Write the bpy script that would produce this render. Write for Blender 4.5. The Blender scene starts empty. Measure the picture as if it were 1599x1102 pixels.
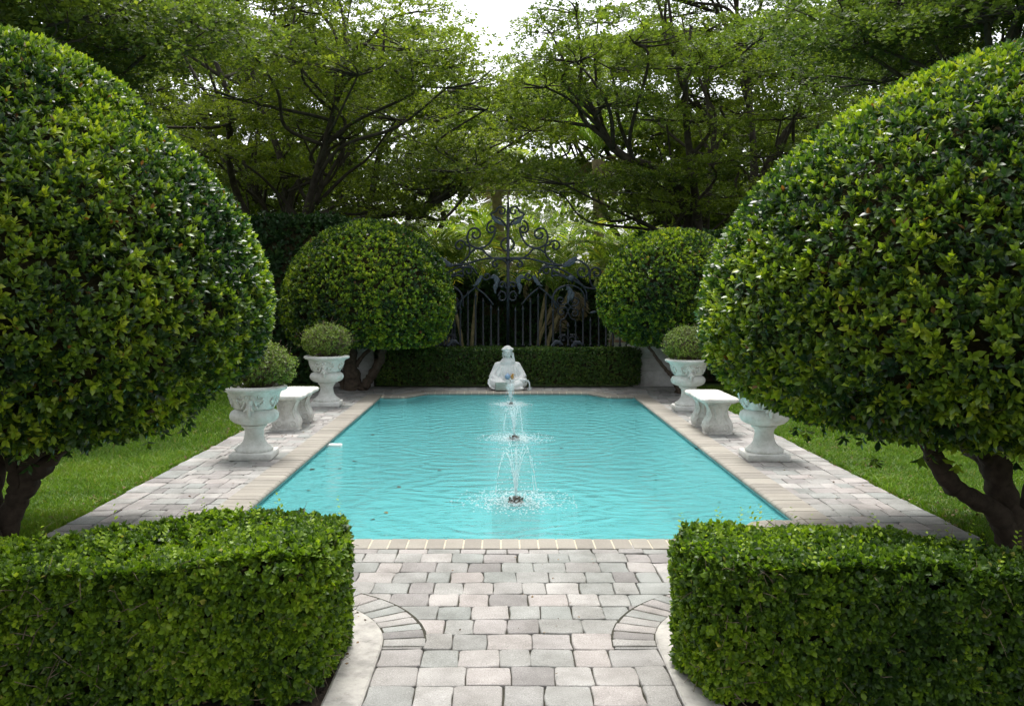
import bpy, math
import numpy as np
from mathutils import Vector, Matrix

# ------------------------------------------------------------------ camera, sky, sun, exposure
S = bpy.context.scene
COL = S.collection
F = 1411.0          # focal length in photo pixels (1599 wide)
VX, VY, H = 782.0, 460.0, 1.40   # vanishing point and eye height
cam_d = bpy.data.cameras.new('camera')
cam = bpy.data.objects.new('camera', cam_d)
COL.objects.link(cam)
cam.location = (0, 0, H)
cam.rotation_euler = (math.radians(90), 0, 0)
cam_d.sensor_width = 36.0
cam_d.lens = 36.0 * F / 1599.0
cam_d.shift_x = (799.5 - VX) / 1599.0
cam_d.shift_y = -(551.0 - VY) / 1599.0
cam_d.clip_start = 0.05
cam_d.clip_end = 600.0
S.camera = cam

SUN_EL, SUN_AZ = math.radians(70), math.radians(-4)   # azimuth from +Y towards +X
w = bpy.data.worlds.new('World')
S.world = w
w.use_nodes = True
nt = w.node_tree
sky = nt.nodes.new('ShaderNodeTexSky')
sky.sky_type = 'NISHITA'
sky.sun_disc = False
sky.sun_elevation = SUN_EL
sky.sun_rotation = SUN_AZ
sky.air_density = 1.0
sky.dust_density = 4.0
sky.ozone_density = 1.0
hs = nt.nodes.new('ShaderNodeHueSaturation')
hs.inputs['Saturation'].default_value = 0.22
hs.inputs['Value'].default_value = 1.0
bg = nt.nodes['Background']
bg.inputs['Strength'].default_value = 0.15
nt.links.new(sky.outputs[0], hs.inputs['Color'])
nt.links.new(hs.outputs[0], bg.inputs['Color'])

sun_d = bpy.data.lights.new('sun', 'SUN')
sun = bpy.data.objects.new('sun', sun_d)
COL.objects.link(sun)
sun_d.energy = 1.35
sun_d.angle = math.radians(15)
sun_d.color = (1.0, 0.97, 0.92)
to_sun = Vector((math.sin(SUN_AZ) * math.cos(SUN_EL), math.cos(SUN_AZ) * math.cos(SUN_EL), math.sin(SUN_EL)))
sun.rotation_euler = to_sun.to_track_quat('Z', 'Y').to_euler()

S.view_settings.view_transform = 'Standard'
S.view_settings.look = 'None'
S.view_settings.gamma = 1.0
S.view_settings.exposure = 1.32
S.view_settings.use_curve_mapping = False
S.render.engine = 'CYCLES'
S.cycles.max_bounces = 8
S.cycles.diffuse_bounces = 6
S.cycles.glossy_bounces = 3
S.cycles.transparent_max_bounces = 12
S.cycles.transmission_bounces = 4
S.cycles.sample_clamp_indirect = 6.0
S.cycles.use_denoising = True

# ------------------------------------------------------------------ small helpers
RNG = np.random.default_rng(7)
A = np.array

def W(px, py, d):
    """a point of the place, read off the photograph at distance d"""
    return A([(px - VX) / F * d, d, H - (py - VY) / F * d])

def unit(v):
    return v / np.maximum(np.linalg.norm(v, axis=-1, keepdims=True), 1e-9)

def tag(o, label=None, cat=None, group=None, kind=None):
    if label: o['label'] = label
    if cat: o['category'] = cat
    if group: o['group'] = group
    if kind: o['kind'] = kind
    return o

def empty(name, loc=(0, 0, 0), rz=0.0):
    o = bpy.data.objects.new(name, None)
    o.empty_display_size = 0.1
    o.location = loc
    o.rotation_euler = (0, 0, rz)
    COL.objects.link(o)
    return o

class MB:
    """collects polygons and builds ONE mesh object"""
    def __init__(self):
        self.v, self.f, self.a, self.n = [], [], [], 0
    def add(self, v, faces, var=None):
        v = np.asarray(v, dtype=np.float64).reshape(-1, 3)
        groups = faces if isinstance(faces, list) and len(faces) and isinstance(faces[0], np.ndarray) else None
        if groups is None:
            by = {}
            for f in faces: by.setdefault(len(f), []).append(f)
            groups = [A(x, dtype=np.int64) for x in by.values()]
        for g in groups: self.f.append(g + self.n)
        self.v.append(v)
        self.a.append(np.full(len(v), 0.5) if var is None else np.broadcast_to(np.asarray(var, dtype=np.float64), (len(v),)).copy())
        self.n += len(v)
        return self
    def mesh(self, name, mat, smooth=True, sharp=None):
        me = bpy.data.meshes.new(name)
        v = np.concatenate(self.v)
        me.vertices.add(len(v))
        me.vertices.foreach_set('co', v.astype(np.float32).ravel())
        nl = sum(g.size for g in self.f); npoly = sum(len(g) for g in self.f)
        me.loops.add(nl)
        me.loops.foreach_set('vertex_index', np.concatenate([g.ravel() for g in self.f]).astype(np.int32))
        me.polygons.add(npoly)
        tot = np.concatenate([np.full(len(g), g.shape[1], dtype=np.int32) for g in self.f])
        st = np.concatenate([[0], np.cumsum(tot)[:-1]]).astype(np.int32)
        me.polygons.foreach_set('loop_start', st)
        me.polygons.foreach_set('use_smooth', np.full(npoly, smooth, dtype=bool))
        at = me.attributes.new('var', 'FLOAT', 'POINT')
        at.data.foreach_set('value', np.concatenate(self.a).astype(np.float32))
        me.update(calc_edges=True)
        me.materials.append(mat)
        if smooth and sharp: me.set_sharp_from_angle(angle=math.radians(sharp))
        return me
    def build(self, name, mat, parent=None, smooth=True, sharp=None, loc=None):
        o = bpy.data.objects.new(name, self.mesh(name, mat, smooth, sharp))
        if parent is not None: o.parent = parent
        if loc is not None: o.location = loc
        COL.objects.link(o)
        return o

def frames(t):
    """parallel-transported frames along tangents t"""
    n = len(t)
    ref = A([0, 0, 1.0]) if abs(t[0][2]) < 0.9 else A([1.0, 0, 0])
    u = np.zeros((n, 3)); v = np.zeros((n, 3))
    u0 = unit(np.cross(t[0], ref))
    for i in range(n):
        u0 = unit(u0 - t[i] * np.dot(u0, t[i]))
        u[i] = u0; v[i] = np.cross(t[i], u0)
    return u, v

def tube(mb, pts, rad, sides=6, var=None, flat=1.0, cap=True):
    pts = np.asarray(pts, dtype=float); n = len(pts)
    rad = np.broadcast_to(np.asarray(rad, dtype=float), (n,))
    t = unit(np.gradient(pts, axis=0))
    u, v = frames(t)
    a = np.arange(sides) * 2 * math.pi / sides
    ring = pts[:, None, :] + rad[:, None, None] * (u[:, None, :] * np.cos(a)[None, :, None] * flat + v[:, None, :] * np.sin(a)[None, :, None])
    i = np.arange(n - 1)[:, None] * sides; j = np.arange(sides)[None, :]; k = (j + 1) % sides
    q = np.stack([i + j, i + k, i + sides + k, i + sides + j], -1).reshape(-1, 4)
    fl = [q]
    if cap and sides > 2:
        fl.append(A([list(range(sides))[::-1]])); fl.append(A([[(n - 1) * sides + x for x in range(sides)]]))
    mb.add(ring.reshape(-1, 3), fl, var)
    return mb

def smooth_path(pts, n=8):
    """Catmull-Rom through control points"""
    p = np.asarray(pts, dtype=float)
    p = np.vstack([2 * p[0] - p[1], p, 2 * p[-1] - p[-2]])
    out = []
    for i in range(1, len(p) - 2):
        s = np.linspace(0, 1, n, endpoint=False)[:, None]
        a, b, c, d = p[i - 1], p[i], p[i + 1], p[i + 2]
        out.append(0.5 * ((2 * b) + (-a + c) * s + (2 * a - 5 * b + 4 * c - d) * s ** 2 + (-a + 3 * b - 3 * c + d) * s ** 3))
    out.append(p[-2][None])
    return np.vstack(out)

def box(mb, x0, x1, y0, y1, z0, z1, b=0.0, var=None):
    """a box whose edges are cut by bevel b"""
    if b <= 0:
        v = [(x, y, z) for z in (z0, z1) for x, y in ((x0, y0), (x1, y0), (x1, y1), (x0, y1))]
        f = [(3, 2, 1, 0), (4, 5, 6, 7), (0, 1, 5, 4), (1, 2, 6, 5), (2, 3, 7, 6), (3, 0, 4, 7)]
        return mb.add(v, f, var)
    def loop(i, c, z):
        return [(x0 + i + c, y0 + i, z), (x1 - i - c, y0 + i, z), (x1 - i, y0 + i + c, z), (x1 - i, y1 - i - c, z),
                (x1 - i - c, y1 - i, z), (x0 + i + c, y1 - i, z), (x0 + i, y1 - i - c, z), (x0 + i, y0 + i + c, z)]
    L = [loop(b, b * .5, z0), loop(0.3 * b, b * .8, z0 + 0.3 * b), loop(0, b, z0 + b), loop(0, b, z1 - b), loop(0.3 * b, b * .8, z1 - 0.3 * b), loop(b, b * .5, z1)]
    v = [p for l in L for p in l]
    f = [tuple(range(8))[::-1], tuple(range(40, 48))]
    for r in range(5):
        for k in range(8):
            f.append((r * 8 + k, r * 8 + (k + 1) % 8, (r + 1) * 8 + (k + 1) % 8, (r + 1) * 8 + k))
    return mb.add(v, f, var)

def lathe(mb, prof, n=40, mod=None, c=(0, 0), var=None):
    """prof: (r, z) rows; mod(angle, row) scales the radius"""
    prof = np.asarray(prof, dtype=float); m = len(prof)
    a = np.arange(n) * 2 * math.pi / n
    r = prof[:, 0][:, None] * np.ones(n)[None]
    if mod is not None: r = r * mod(a[None, :], np.arange(m)[:, None])
    v = np.stack([c[0] + r * np.cos(a), c[1] + r * np.sin(a), prof[:, 1][:, None] + 0 * r], -1).reshape(-1, 3)
    i = np.arange(m - 1)[:, None] * n; j = np.arange(n)[None]; k = (j + 1) % n
    q = np.stack([i + j, i + k, i + n + k, i + n + j], -1).reshape(-1, 4)
    return mb.add(v, [q], var)

def ball(mb, c, r, n=10, var=None):
    c = A(c, dtype=float); r = np.broadcast_to(A(r, dtype=float), (3,))
    th = np.linspace(0.001, math.pi - 0.001, n)
    a = np.arange(2 * n) * math.pi / n
    v = np.stack([np.sin(th)[:, None] * np.cos(a), np.sin(th)[:, None] * np.sin(a), np.cos(th)[:, None] + 0 * a], -1) * r + c
    m = 2 * n
    i = np.arange(n - 1)[:, None] * m; j = np.arange(m)[None]; k = (j + 1) % m
    q = np.stack([i + j, i + m + j, i + m + k, i + k], -1).reshape(-1, 4)
    return mb.add(v.reshape(-1, 3), [q], var)

# ------------------------------------------------------------------ materials
def new_mat(name):
    m = bpy.data.materials.new(name); m.use_nodes = True
    n = m.node_tree.nodes; return m, n, m.node_tree.links, n['Principled BSDF']

def ramp(n, stops, interp='LINEAR'):
    r = n.new('ShaderNodeValToRGB'); r.color_ramp.interpolation = interp
    el = r.color_ramp.elements
    while len(el) < len(stops): el.new(0.5)
    for e, (p, c) in zip(el, stops): e.position = p; e.color = (*c, 1)
    return r

def noise(n, l, scale, detail=4, rough=.55, coord='Object', vec=None):
    t = n.new('ShaderNodeTexNoise'); t.inputs['Scale'].default_value = scale
    t.inputs['Detail'].default_value = detail; t.inputs['Roughness'].default_value = rough
    if vec is None:
        c = n.new('ShaderNodeTexCoord'); vec = c.outputs[coord]
    l.new(vec, t.inputs['Vector'])
    return t

def mixc(n, l, a, b, fac, mode='MIX'):
    m = n.new('ShaderNodeMix'); m.data_type = 'RGBA'; m.blend_type = mode
    for s, val in ((m.inputs[0], fac), (m.inputs[6], a), (m.inputs[7], b)):
        if isinstance(val, (int, float)): s.default_value = val
        elif isinstance(val, tuple): s.default_value = (*val, 1)
        else: l.new(val, s)
    return m.outputs[2]

def bump(n, l, height, strength, dist, bsdf):
    b = n.new('ShaderNodeBump'); b.inputs['Strength'].default_value = strength; b.inputs['Distance'].default_value = dist
    l.new(height, b.inputs['Height']); l.new(b.outputs[0], bsdf.inputs['Normal']); return b

def leaf_mat(name, stops, rough=0.38, spec=0.5, trans=0.25, tmul=(1.6, 1.7, 0.7)):
    m, n, l, p = new_mat(name)
    at = n.new('ShaderNodeAttribute'); at.attribute_name = 'var'
    r = ramp(n, stops); l.new(at.outputs['Fac'], r.inputs[0])
    p.inputs['Roughness'].default_value = rough; p.inputs['Specular IOR Level'].default_value = spec
    l.new(r.outputs[0], p.inputs['Base Color'])
    tr = n.new('ShaderNodeBsdfTranslucent')
    l.new(mixc(n, l, r.outputs[0], tmul, 1.0, 'MULTIPLY'), tr.inputs['Color'])
    mx = n.new('ShaderNodeMixShader'); mx.inputs[0].default_value = trans
    l.new(p.outputs[0], mx.inputs[1]); l.new(tr.outputs[0], mx.inputs[2])
    l.new(mx.outputs[0], n['Material Output'].inputs['Surface'])
    return m

def simple_mat(name, c1, c2, scale=8, rough=.8, bstr=.3, bdist=.01, spec=.3, detail=6):
    m, n, l, p = new_mat(name)
    t = noise(n, l, scale, detail)
    r = ramp(n, [(.3, c1), (.7, c2)]); l.new(t.outputs['Fac'], r.inputs[0]); l.new(r.outputs[0], p.inputs['Base Color'])
    p.inputs['Roughness'].default_value = rough; p.inputs['Specular IOR Level'].default_value = spec
    if bstr: bump(n, l, t.outputs['Fac'], bstr, bdist, p)
    return m

M = {}
M['topiary_leaf'] = leaf_mat('topiary_leaf', [(0, (.016, .044, .020)), (.30, (.044, .094, .020)), (.50, (.135, .22, .022)), (.72, (.27, .365, .028)), (.955, (.38, .43, .04)), (.975, (.16, .09, .025)), (1, (.20, .08, .03))], .36, .5, .30)
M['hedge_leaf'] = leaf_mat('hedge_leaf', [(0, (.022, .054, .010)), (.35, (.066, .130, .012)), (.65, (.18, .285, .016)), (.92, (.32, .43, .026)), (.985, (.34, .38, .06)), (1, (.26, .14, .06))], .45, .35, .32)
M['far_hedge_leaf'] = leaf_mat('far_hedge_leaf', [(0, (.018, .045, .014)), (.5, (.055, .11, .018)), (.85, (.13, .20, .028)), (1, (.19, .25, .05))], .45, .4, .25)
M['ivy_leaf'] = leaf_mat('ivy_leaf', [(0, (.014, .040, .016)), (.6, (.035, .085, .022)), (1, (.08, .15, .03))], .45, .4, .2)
M['tree_leaf'] = leaf_mat('tree_leaf', [(0, (.050, .078, .024)), (.4, (.108, .148, .028)), (.75, (.19, .235, .033)), (1, (.27, .30, .05))], .5, .3, .45)
M['tree_leaf_right'] = leaf_mat('tree_leaf_right', [(0, (.052, .084, .026)), (.4, (.110, .156, .031)), (.75, (.19, .245, .038)), (1, (.27, .31, .055))], .5, .3, .45)
M['palm_leaf'] = leaf_mat('palm_leaf', [(0, (.055, .11, .028)), (.45, (.14, .225, .042)), (.75, (.30, .35, .06)), (.88, (.46, .40, .07)), (1, (.46, .28, .08))], .42, .5, .42)
M['dry_frond'] = leaf_mat('dry_frond', [(0, (.10, .08, .05)), (.6, (.22, .18, .12)), (1, (.32, .22, .09))], .7, .2, .2, (1.2, 1.1, .8))
M['urn_leaf'] = leaf_mat('urn_leaf', [(0, (.06, .10, .02)), (.5, (.15, .21, .04)), (1, (.25, .31, .06))], .5, .35, .3)
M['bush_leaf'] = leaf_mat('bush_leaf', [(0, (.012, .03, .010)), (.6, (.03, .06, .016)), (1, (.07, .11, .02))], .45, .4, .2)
M['grass'] = leaf_mat('grass', [(0, (.05, .11, .010)), (.5, (.115, .22, .014)), (.85, (.18, .30, .02)), (.95, (.23, .25, .05)), (1, (.28, .24, .10))], .5, .35, .35)
M['bark'] = simple_mat('bark', (.035, .025, .017), (.085, .062, .045), 22, .9, .6, .01)
M['far_bark'] = simple_mat('far_bark', (.03, .025, .02), (.09, .075, .062), 9, .9, .5, .02)
M['dark_bark'] = simple_mat('dark_bark', (.03, .025, .021), (.085, .072, .06), 9, .9, .5, .02)
M['twig'] = simple_mat('twig', (.10, .075, .05), (.22, .17, .12), 30, .9, 0)
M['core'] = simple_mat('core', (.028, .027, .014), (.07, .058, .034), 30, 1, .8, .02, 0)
M['soil'] = simple_mat('soil', (.018, .013, .010), (.06, .042, .03), 40, .95, .9, .02)
M['sand_joint'] = simple_mat('sand_joint', (.022, .022, .014), (.06, .055, .04), 60, .95, .4, .004)
M['grout'] = simple_mat('grout', (.42, .36, .27), (.62, .55, .44), 30, .9, .2, .003)
M['cane'] = simple_mat('cane', (.14, .12, .055), (.30, .25, .13), 12, .7, .2, .01)
M['litter'] = leaf_mat('litter', [(0, (.05, .03, .015)), (.5, (.16, .10, .055)), (1, (.30, .22, .14))], .8, .2, .1)
M['pool_litter'] = leaf_mat('pool_litter', [(0, (.012, .018, .008)), (.6, (.03, .03, .012)), (1, (.12, .10, .02))], .6, .3, .1)
M['white_plastic'] = simple_mat('white_plastic', (.70, .70, .66), (.80, .80, .78), 20, .5, 0)
M['orange'] = simple_mat('orange', (.50, .26, .05), (.60, .34, .09), 20, .5, 0)
M['ball_blue'] = simple_mat('ball_blue', (.22, .36, .58), (.34, .48, .66), 30, .25, 0, spec=.5)
M['grey_green'] = simple_mat('grey_green', (.26, .33, .29), (.34, .40, .35), 12, .8, .2, .003)
M['nozzle'] = simple_mat('nozzle', (.05, .045, .04), (.13, .11, .09), 30, .6, .3, .005)
M['pedestal'] = simple_mat('pedestal', (.22, .21, .17), (.40, .38, .31), 14, .9, .4, .01)
M['wall_white'] = simple_mat('wall_white', (.60, .60, .58), (.74, .73, .71), 3, .85, .1, .004)
M['pink_band'] = simple_mat('pink_band', (.42, .24, .22), (.52, .32, .29), 5, .85, .1, .004)
M['wire'] = simple_mat('wire', (.10, .10, .10), (.2, .2, .2), 5, .5, 0)

def mat_paver():
    m, n, l, p = new_mat('paver')
    at = n.new('ShaderNodeAttribute'); at.attribute_name = 'var'
    r = ramp(n, [(0, (.23, .222, .217)), (.16, (.345, .326, .317)), (.34, (.285, .30, .288)), (.5, (.35, .34, .326)), (.64, (.31, .325, .312)), (.82, (.38, .352, .338)), (1, (.42, .41, .395))])
    l.new(at.outputs['Fac'], r.inputs[0])
    big = noise(n, l, 3.2, 7, .65)
    st = ramp(n, [(.34, (.66, .65, .63)), (.62, (1.04, 1.03, 1.02))]); l.new(big.outputs['Fac'], st.inputs[0])
    c = mixc(n, l, r.outputs[0], st.outputs[0], 1.0, 'MULTIPLY')
    fine = noise(n, l, 210, 3, .8)
    sp = ramp(n, [(.34, (.45, .45, .45)), (.48, (.97, .97, .97)), (.62, (1.02, 1.02, 1.02)), (.68, (2.1, 2.1, 2.1))]); l.new(fine.outputs['Fac'], sp.inputs[0])
    c = mixc(n, l, c, sp.outputs[0], .75, 'MULTIPLY')
    l.new(c, p.inputs['Base Color']); p.inputs['Roughness'].default_value = .85; p.inputs['Specular IOR Level'].default_value = .25
    bump(n, l, fine.outputs['Fac'], .35, .004, p)
    return m
M['paver'] = mat_paver()

def mat_coping():
    m, n, l, p = new_mat('coping')
    at = n.new('ShaderNodeAttribute'); at.attribute_name = 'var'
    r = ramp(n, [(0, (.25, .228, .195)), (.5, (.29, .265, .225)), (1, (.32, .295, .25))]); l.new(at.outputs['Fac'], r.inputs[0])
    big = noise(n, l, 2.5, 5); st = ramp(n, [(.3, (.82, .82, .82)), (.65, (1.03, 1.03, 1.03))]); l.new(big.outputs['Fac'], st.inputs[0])
    fine = noise(n, l, 120, 3, .7); sp = ramp(n, [(.35, (.8, .8, .8)), (.65, (1.1, 1.1, 1.1))]); l.new(fine.outputs['Fac'], sp.inputs[0])
    c = mixc(n, l, mixc(n, l, r.outputs[0], st.outputs[0], 1., 'MULTIPLY'), sp.outputs[0], .7, 'MULTIPLY')
    l.new(c, p.inputs['Base Color']); p.inputs['Roughness'].default_value = .75
    bump(n, l, fine.outputs['Fac'], .2, .003, p)
    return m
M['coping'] = mat_coping()

def mat_cast(name, base, stain, warm):
    m, n, l, p = new_mat(name)
    big = noise(n, l, 7, 9, .7); r = ramp(n, [(.36, stain), (.5, warm), (.60, base)]); l.new(big.outputs['Fac'], r.inputs[0])
    fine = noise(n, l, 45, 6, .75); sp = ramp(n, [(.33, (.30, .29, .27)), (.42, (.9, .9, .9)), (.6, (1, 1, 1))]); l.new(fine.outputs['Fac'], sp.inputs[0])
    c = mixc(n, l, r.outputs[0], sp.outputs[0], .38, 'MULTIPLY')
    l.new(c, p.inputs['Base Color']); p.inputs['Roughness'].default_value = .8; p.inputs['Specular IOR Level'].default_value = .25
    bump(n, l, fine.outputs['Fac'], .4, .006, p)
    return m
M['cast_stone'] = mat_cast('cast_stone', (.72, .72, .69), (.54, .54, .50), (.65, .645, .61))
M['bench_stone'] = mat_cast('bench_stone', (.70, .69, .65), (.44, .42, .39), (.60, .58, .54))
M['statue_white'] = mat_cast('statue_white', (.80, .81, .80), (.64, .66, .66), (.75, .76, .75))
M['pier'] = mat_cast('pier', (.50, .49, .47), (.36, .34, .32), (.44, .43, .41))
M['concrete'] = mat_cast('concrete', (.47, .45, .41), (.27, .26, .24), (.40, .38, .35))

def mat_iron():
    m, n, l, p = new_mat('wrought_iron')
    t = noise(n, l, 30, 4); r = ramp(n, [(.3, (.007, .010, .017)), (.7, (.020, .027, .040))]); l.new(t.outputs['Fac'], r.inputs[0])
    l.new(r.outputs[0], p.inputs['Base Color']); p.inputs['Roughness'].default_value = .45; p.inputs['Specular IOR Level'].default_value = .5
    return m
M['iron'] = mat_iron()
M['iron_leaf'] = simple_mat('iron_leaf', (.035, .048, .065), (.10, .125, .155), 30, .5, .3, .004, .5)

def mat_lawn():
    m, n, l, p = new_mat('lawn_ground')
    t = noise(n, l, 1.2, 6); r = ramp(n, [(.3, (.035, .06, .010)), (.6, (.06, .11, .014))]); l.new(t.outputs['Fac'], r.inputs[0])
    f = noise(n, l, 90, 4); sp = ramp(n, [(.3, (.35, .35, .3)), (.7, (1.3, 1.3, 1.1))]); l.new(f.outputs['Fac'], sp.inputs[0])
    l.new(mixc(n, l, r.outputs[0], sp.outputs[0], 1., 'MULTIPLY'), p.inputs['Base Color'])
    p.inputs['Roughness'].default_value = .95; bump(n, l, f.outputs['Fac'], .8, .02, p)
    return m
M['lawn_ground'] = mat_lawn()

def mat_plaster():
    m, n, l, p = new_mat('pool_plaster')
    t = noise(n, l, 1.1, 5); r = ramp(n, [(.35, (.24, .60, .62)), (.65, (.32, .68, .69))]); l.new(t.outputs['Fac'], r.inputs[0])
    l.new(r.outputs[0], p.inputs['Base Color']); p.inputs['Roughness'].default_value = .8
    return m
M['plaster'] = mat_plaster()
JETS = [(.105, 6.35), (.135, 9.1), (.135, 11.9)]

def mat_water():
    """clear tinted water: light passes through it to the plaster, the sky and trees mirror in it; rings spread from the jets"""
    m, n, l, p = new_mat('water')
    n.remove(p)
    co = n.new('ShaderNodeTexCoord')
    total = None
    def math_(op, a, b=None):
        q = n.new('ShaderNodeMath'); q.operation = op
        for s, val in zip(q.inputs, (a, b)):
            if val is None: continue
            if isinstance(val, (int, float)): s.default_value = val
            else: l.new(val, s)
        return q.outputs[0]
    wob = noise(n, l, 1.5, 3, .5, vec=co.outputs['Object'])
    for i, (jx, jy) in enumerate(JETS):
        d = n.new('ShaderNodeVectorMath'); d.operation = 'DISTANCE'
        l.new(co.outputs['Object'], d.inputs[0]); d.inputs[1].default_value = (jx, jy, 0)
        ph = math_('ADD', math_('MULTIPLY', d.outputs['Value'], 27.0 + 4 * i), math_('MULTIPLY', wob.outputs['Fac'], 24.0))
        fall = math_('DIVIDE', 1.0, math_('ADD', 1.0, math_('MULTIPLY', d.outputs['Value'], .75)))
        ring = math_('MULTIPLY', math_('SINE', ph), fall)
        total = ring if total is None else math_('ADD', total, ring)
    mp = n.new('ShaderNodeMapping'); mp.inputs['Scale'].default_value = (1, 1.6, 1); l.new(co.outputs['Object'], mp.inputs['Vector'])
    chop = noise(n, l, 9, 4, .6, vec=mp.outputs[0])
    h = math_('ADD', math_('MULTIPLY', total, .46), math_('MULTIPLY', chop.outputs['Fac'], 1.5))
    b = n.new('ShaderNodeBump'); b.inputs['Strength'].default_value = 1.0; b.inputs['Distance'].default_value = .0075
    l.new(h, b.inputs['Height'])
    fr = n.new('ShaderNodeFresnel'); fr.inputs['IOR'].default_value = 1.33; l.new(b.outputs[0], fr.inputs['Normal'])
    gl = n.new('ShaderNodeBsdfGlossy'); gl.inputs['Roughness'].default_value = .03; l.new(b.outputs[0], gl.inputs['Normal'])
    tr = n.new('ShaderNodeBsdfTransparent'); tr.inputs['Color'].default_value = (.66, .93, .93, 1)
    df = n.new('ShaderNodeBsdfDiffuse'); df.inputs['Color'].default_value = (.14, .47, .49, 1); l.new(b.outputs[0], df.inputs['Normal'])
    body = n.new('ShaderNodeMixShader'); body.inputs[0].default_value = .62
    l.new(tr.outputs[0], body.inputs[1]); l.new(df.outputs[0], body.inputs[2])
    mx = n.new('ShaderNodeMixShader'); l.new(fr.outputs[0], mx.inputs[0]); l.new(body.outputs[0], mx.inputs[1]); l.new(gl.outputs[0], mx.inputs[2])
    l.new(mx.outputs[0], n['Material Output'].inputs['Surface'])
    return m
M['water'] = mat_water()

def mat_spray():
    m, n, l, p = new_mat('spray')
    p.inputs['Base Color'].default_value = (.86, .93, .95, 1); p.inputs['Roughness'].default_value = .15
    p.inputs['Specular IOR Level'].default_value = .6
    tr = n.new('ShaderNodeBsdfTransparent')
    mx = n.new('ShaderNodeMixShader'); mx.inputs[0].default_value = .5
    l.new(tr.outputs[0], mx.inputs[1]); l.new(p.outputs[0], mx.inputs[2]); l.new(mx.outputs[0], n['Material Output'].inputs['Surface'])
    return m
M['spray'] = mat_spray()

# ------------------------------------------------------------------ leaves
LEAF_V = A([(0, 0, 0), (0, .5, .02), (0, 1, -.10), (-.20, .25, .05), (-.23, .62, .04), (.20, .25, .05), (.23, .62, .04)], dtype=float)
LEAF_Q = A([(0, 1, 4, 3), (0, 5, 6, 1)]); LEAF_T = A([(1, 2, 4), (1, 6, 2)])
ROUND_V = LEAF_V * A([1.35, 1, 1])
CARD_V = A([(0, 0, 0), (.26, .5, .06), (0, 1, 0), (-.26, .5, .06)], dtype=float)
CARD_Q = A([(0, 1, 2, 3)])
CARD_WIDE = CARD_V * A([1.5, 1, 1])

def scatter(mb, tv, tq, tt, pos, d, nrm, scale, var):
    """copies of a leaf template along direction d with face normal nrm"""
    d = unit(d); nrm = unit(nrm - d * np.sum(d * nrm, -1, keepdims=True)); x = np.cross(d, nrm)
    s = np.asarray(scale)[:, None, None]
    v = pos[:, None, :] + s * (tv[None, :, 0:1] * x[:, None, :] + tv[None, :, 1:2] * d[:, None, :] + tv[None, :, 2:3] * nrm[:, None, :])
    N, k = len(pos), len(tv)
    off = (np.arange(N) * k)[:, None, None]
    fl = [(tq[None] + off).reshape(-1, tq.shape[1])]
    if tt is not None: fl.append((tt[None] + off).reshape(-1, 3))
    mb.add(v.reshape(-1, 3), fl, np.repeat(np.clip(var, 0, 1), k))

def rnd(n, rng=RNG):
    return unit(rng.normal(size=(n, 3)))

def shoots(mb, P, N, m, size, rng, tmpl='leaf', up=.4, spread=(25, 80), vcl=None, base=.42, vs=.16, ls=.10, drop=None):
    """whorls of m leaves at points P round axes near normals N"""
    n = len(P)
    ax = unit(N * .75 + A([0, 0, up]) + rnd(n, rng) * .55)
    a, b = np.cross(ax, A([.31, .17, .93])), None
    a = unit(a); b = np.cross(ax, a)
    sv = base + rng.normal(size=n) * vs if vcl is None else vcl + rng.normal(size=n) * vs
    ph0 = rng.random(n) * 6.28; sc0 = size * (0.8 + .45 * rng.random(n))
    tv, tq, tt = {'leaf': (LEAF_V, LEAF_Q, LEAF_T), 'round': (ROUND_V, LEAF_Q, LEAF_T), 'card': (CARD_V, CARD_Q, None), 'wide': (CARD_WIDE, CARD_Q, None)}[tmpl]
    for k in range(m):
        ph = ph0 + k * 2.4 + rng.normal(size=n) * .25
        th = np.radians(spread[0] + (spread[1] - spread[0]) * ((k + .5) / m) + rng.normal(size=n) * 10)
        rad = a * np.cos(ph)[:, None] + b * np.sin(ph)[:, None]
        d = ax * np.cos(th)[:, None] + rad * np.sin(th)[:, None]
        nn = ax * np.sin(th)[:, None] - rad * np.cos(th)[:, None] + rnd(n, rng) * .25
        p = P - ax * (size * .55 * k / m)[..., None] if np.ndim(size) else P - ax * (size * .55 * k / m)
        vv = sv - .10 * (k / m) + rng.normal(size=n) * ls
        brown = rng.random(n) < .006
        vv = np.where(brown, .99, np.minimum(vv, .95))
        scatter(mb, tv, tq, tt, p, d, nn, sc0 * (.75 + .4 * rng.random(n)) * (.8 + .25 * k / m), vv)

def vnoise(P, f, seed):
    """cheap smooth noise for clumps: sum of random sines"""
    r = np.random.default_rng(seed); o = np.zeros(len(P))
    for _ in range(6):
        k = rnd(1, r)[0] * f * (.6 + .8 * r.random()); o += np.sin(P @ k + r.random() * 6.28)
    return o / 6 ** .5

def rev_samples(prof, n, rng):
    """points and outward normals on a surface of revolution; prof rows are (r, z) from bottom centre to top"""
    p = smooth_path(A(prof, dtype=float), 6); p[:, 0] = np.maximum(p[:, 0], 0)
    seg = np.diff(p, axis=0); L = np.linalg.norm(seg, axis=1); wt = L * (p[:-1, 0] + p[1:, 0]) / 2 + 1e-6
    i = rng.choice(len(L), n, p=wt / wt.sum()); t = rng.random(n)[:, None]
    q = p[i] + seg[i] * t; nr = np.stack([seg[i][:, 1], -seg[i][:, 0]], -1); nr = unit(nr)
    a = rng.random(n) * 2 * math.pi; c, s = np.cos(a), np.sin(a)
    P = np.stack([q[:, 0] * c, q[:, 0] * s, q[:, 1]], -1); N = np.stack([nr[:, 0] * c, nr[:, 0] * s, nr[:, 1]], -1)
    return P, N

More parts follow.
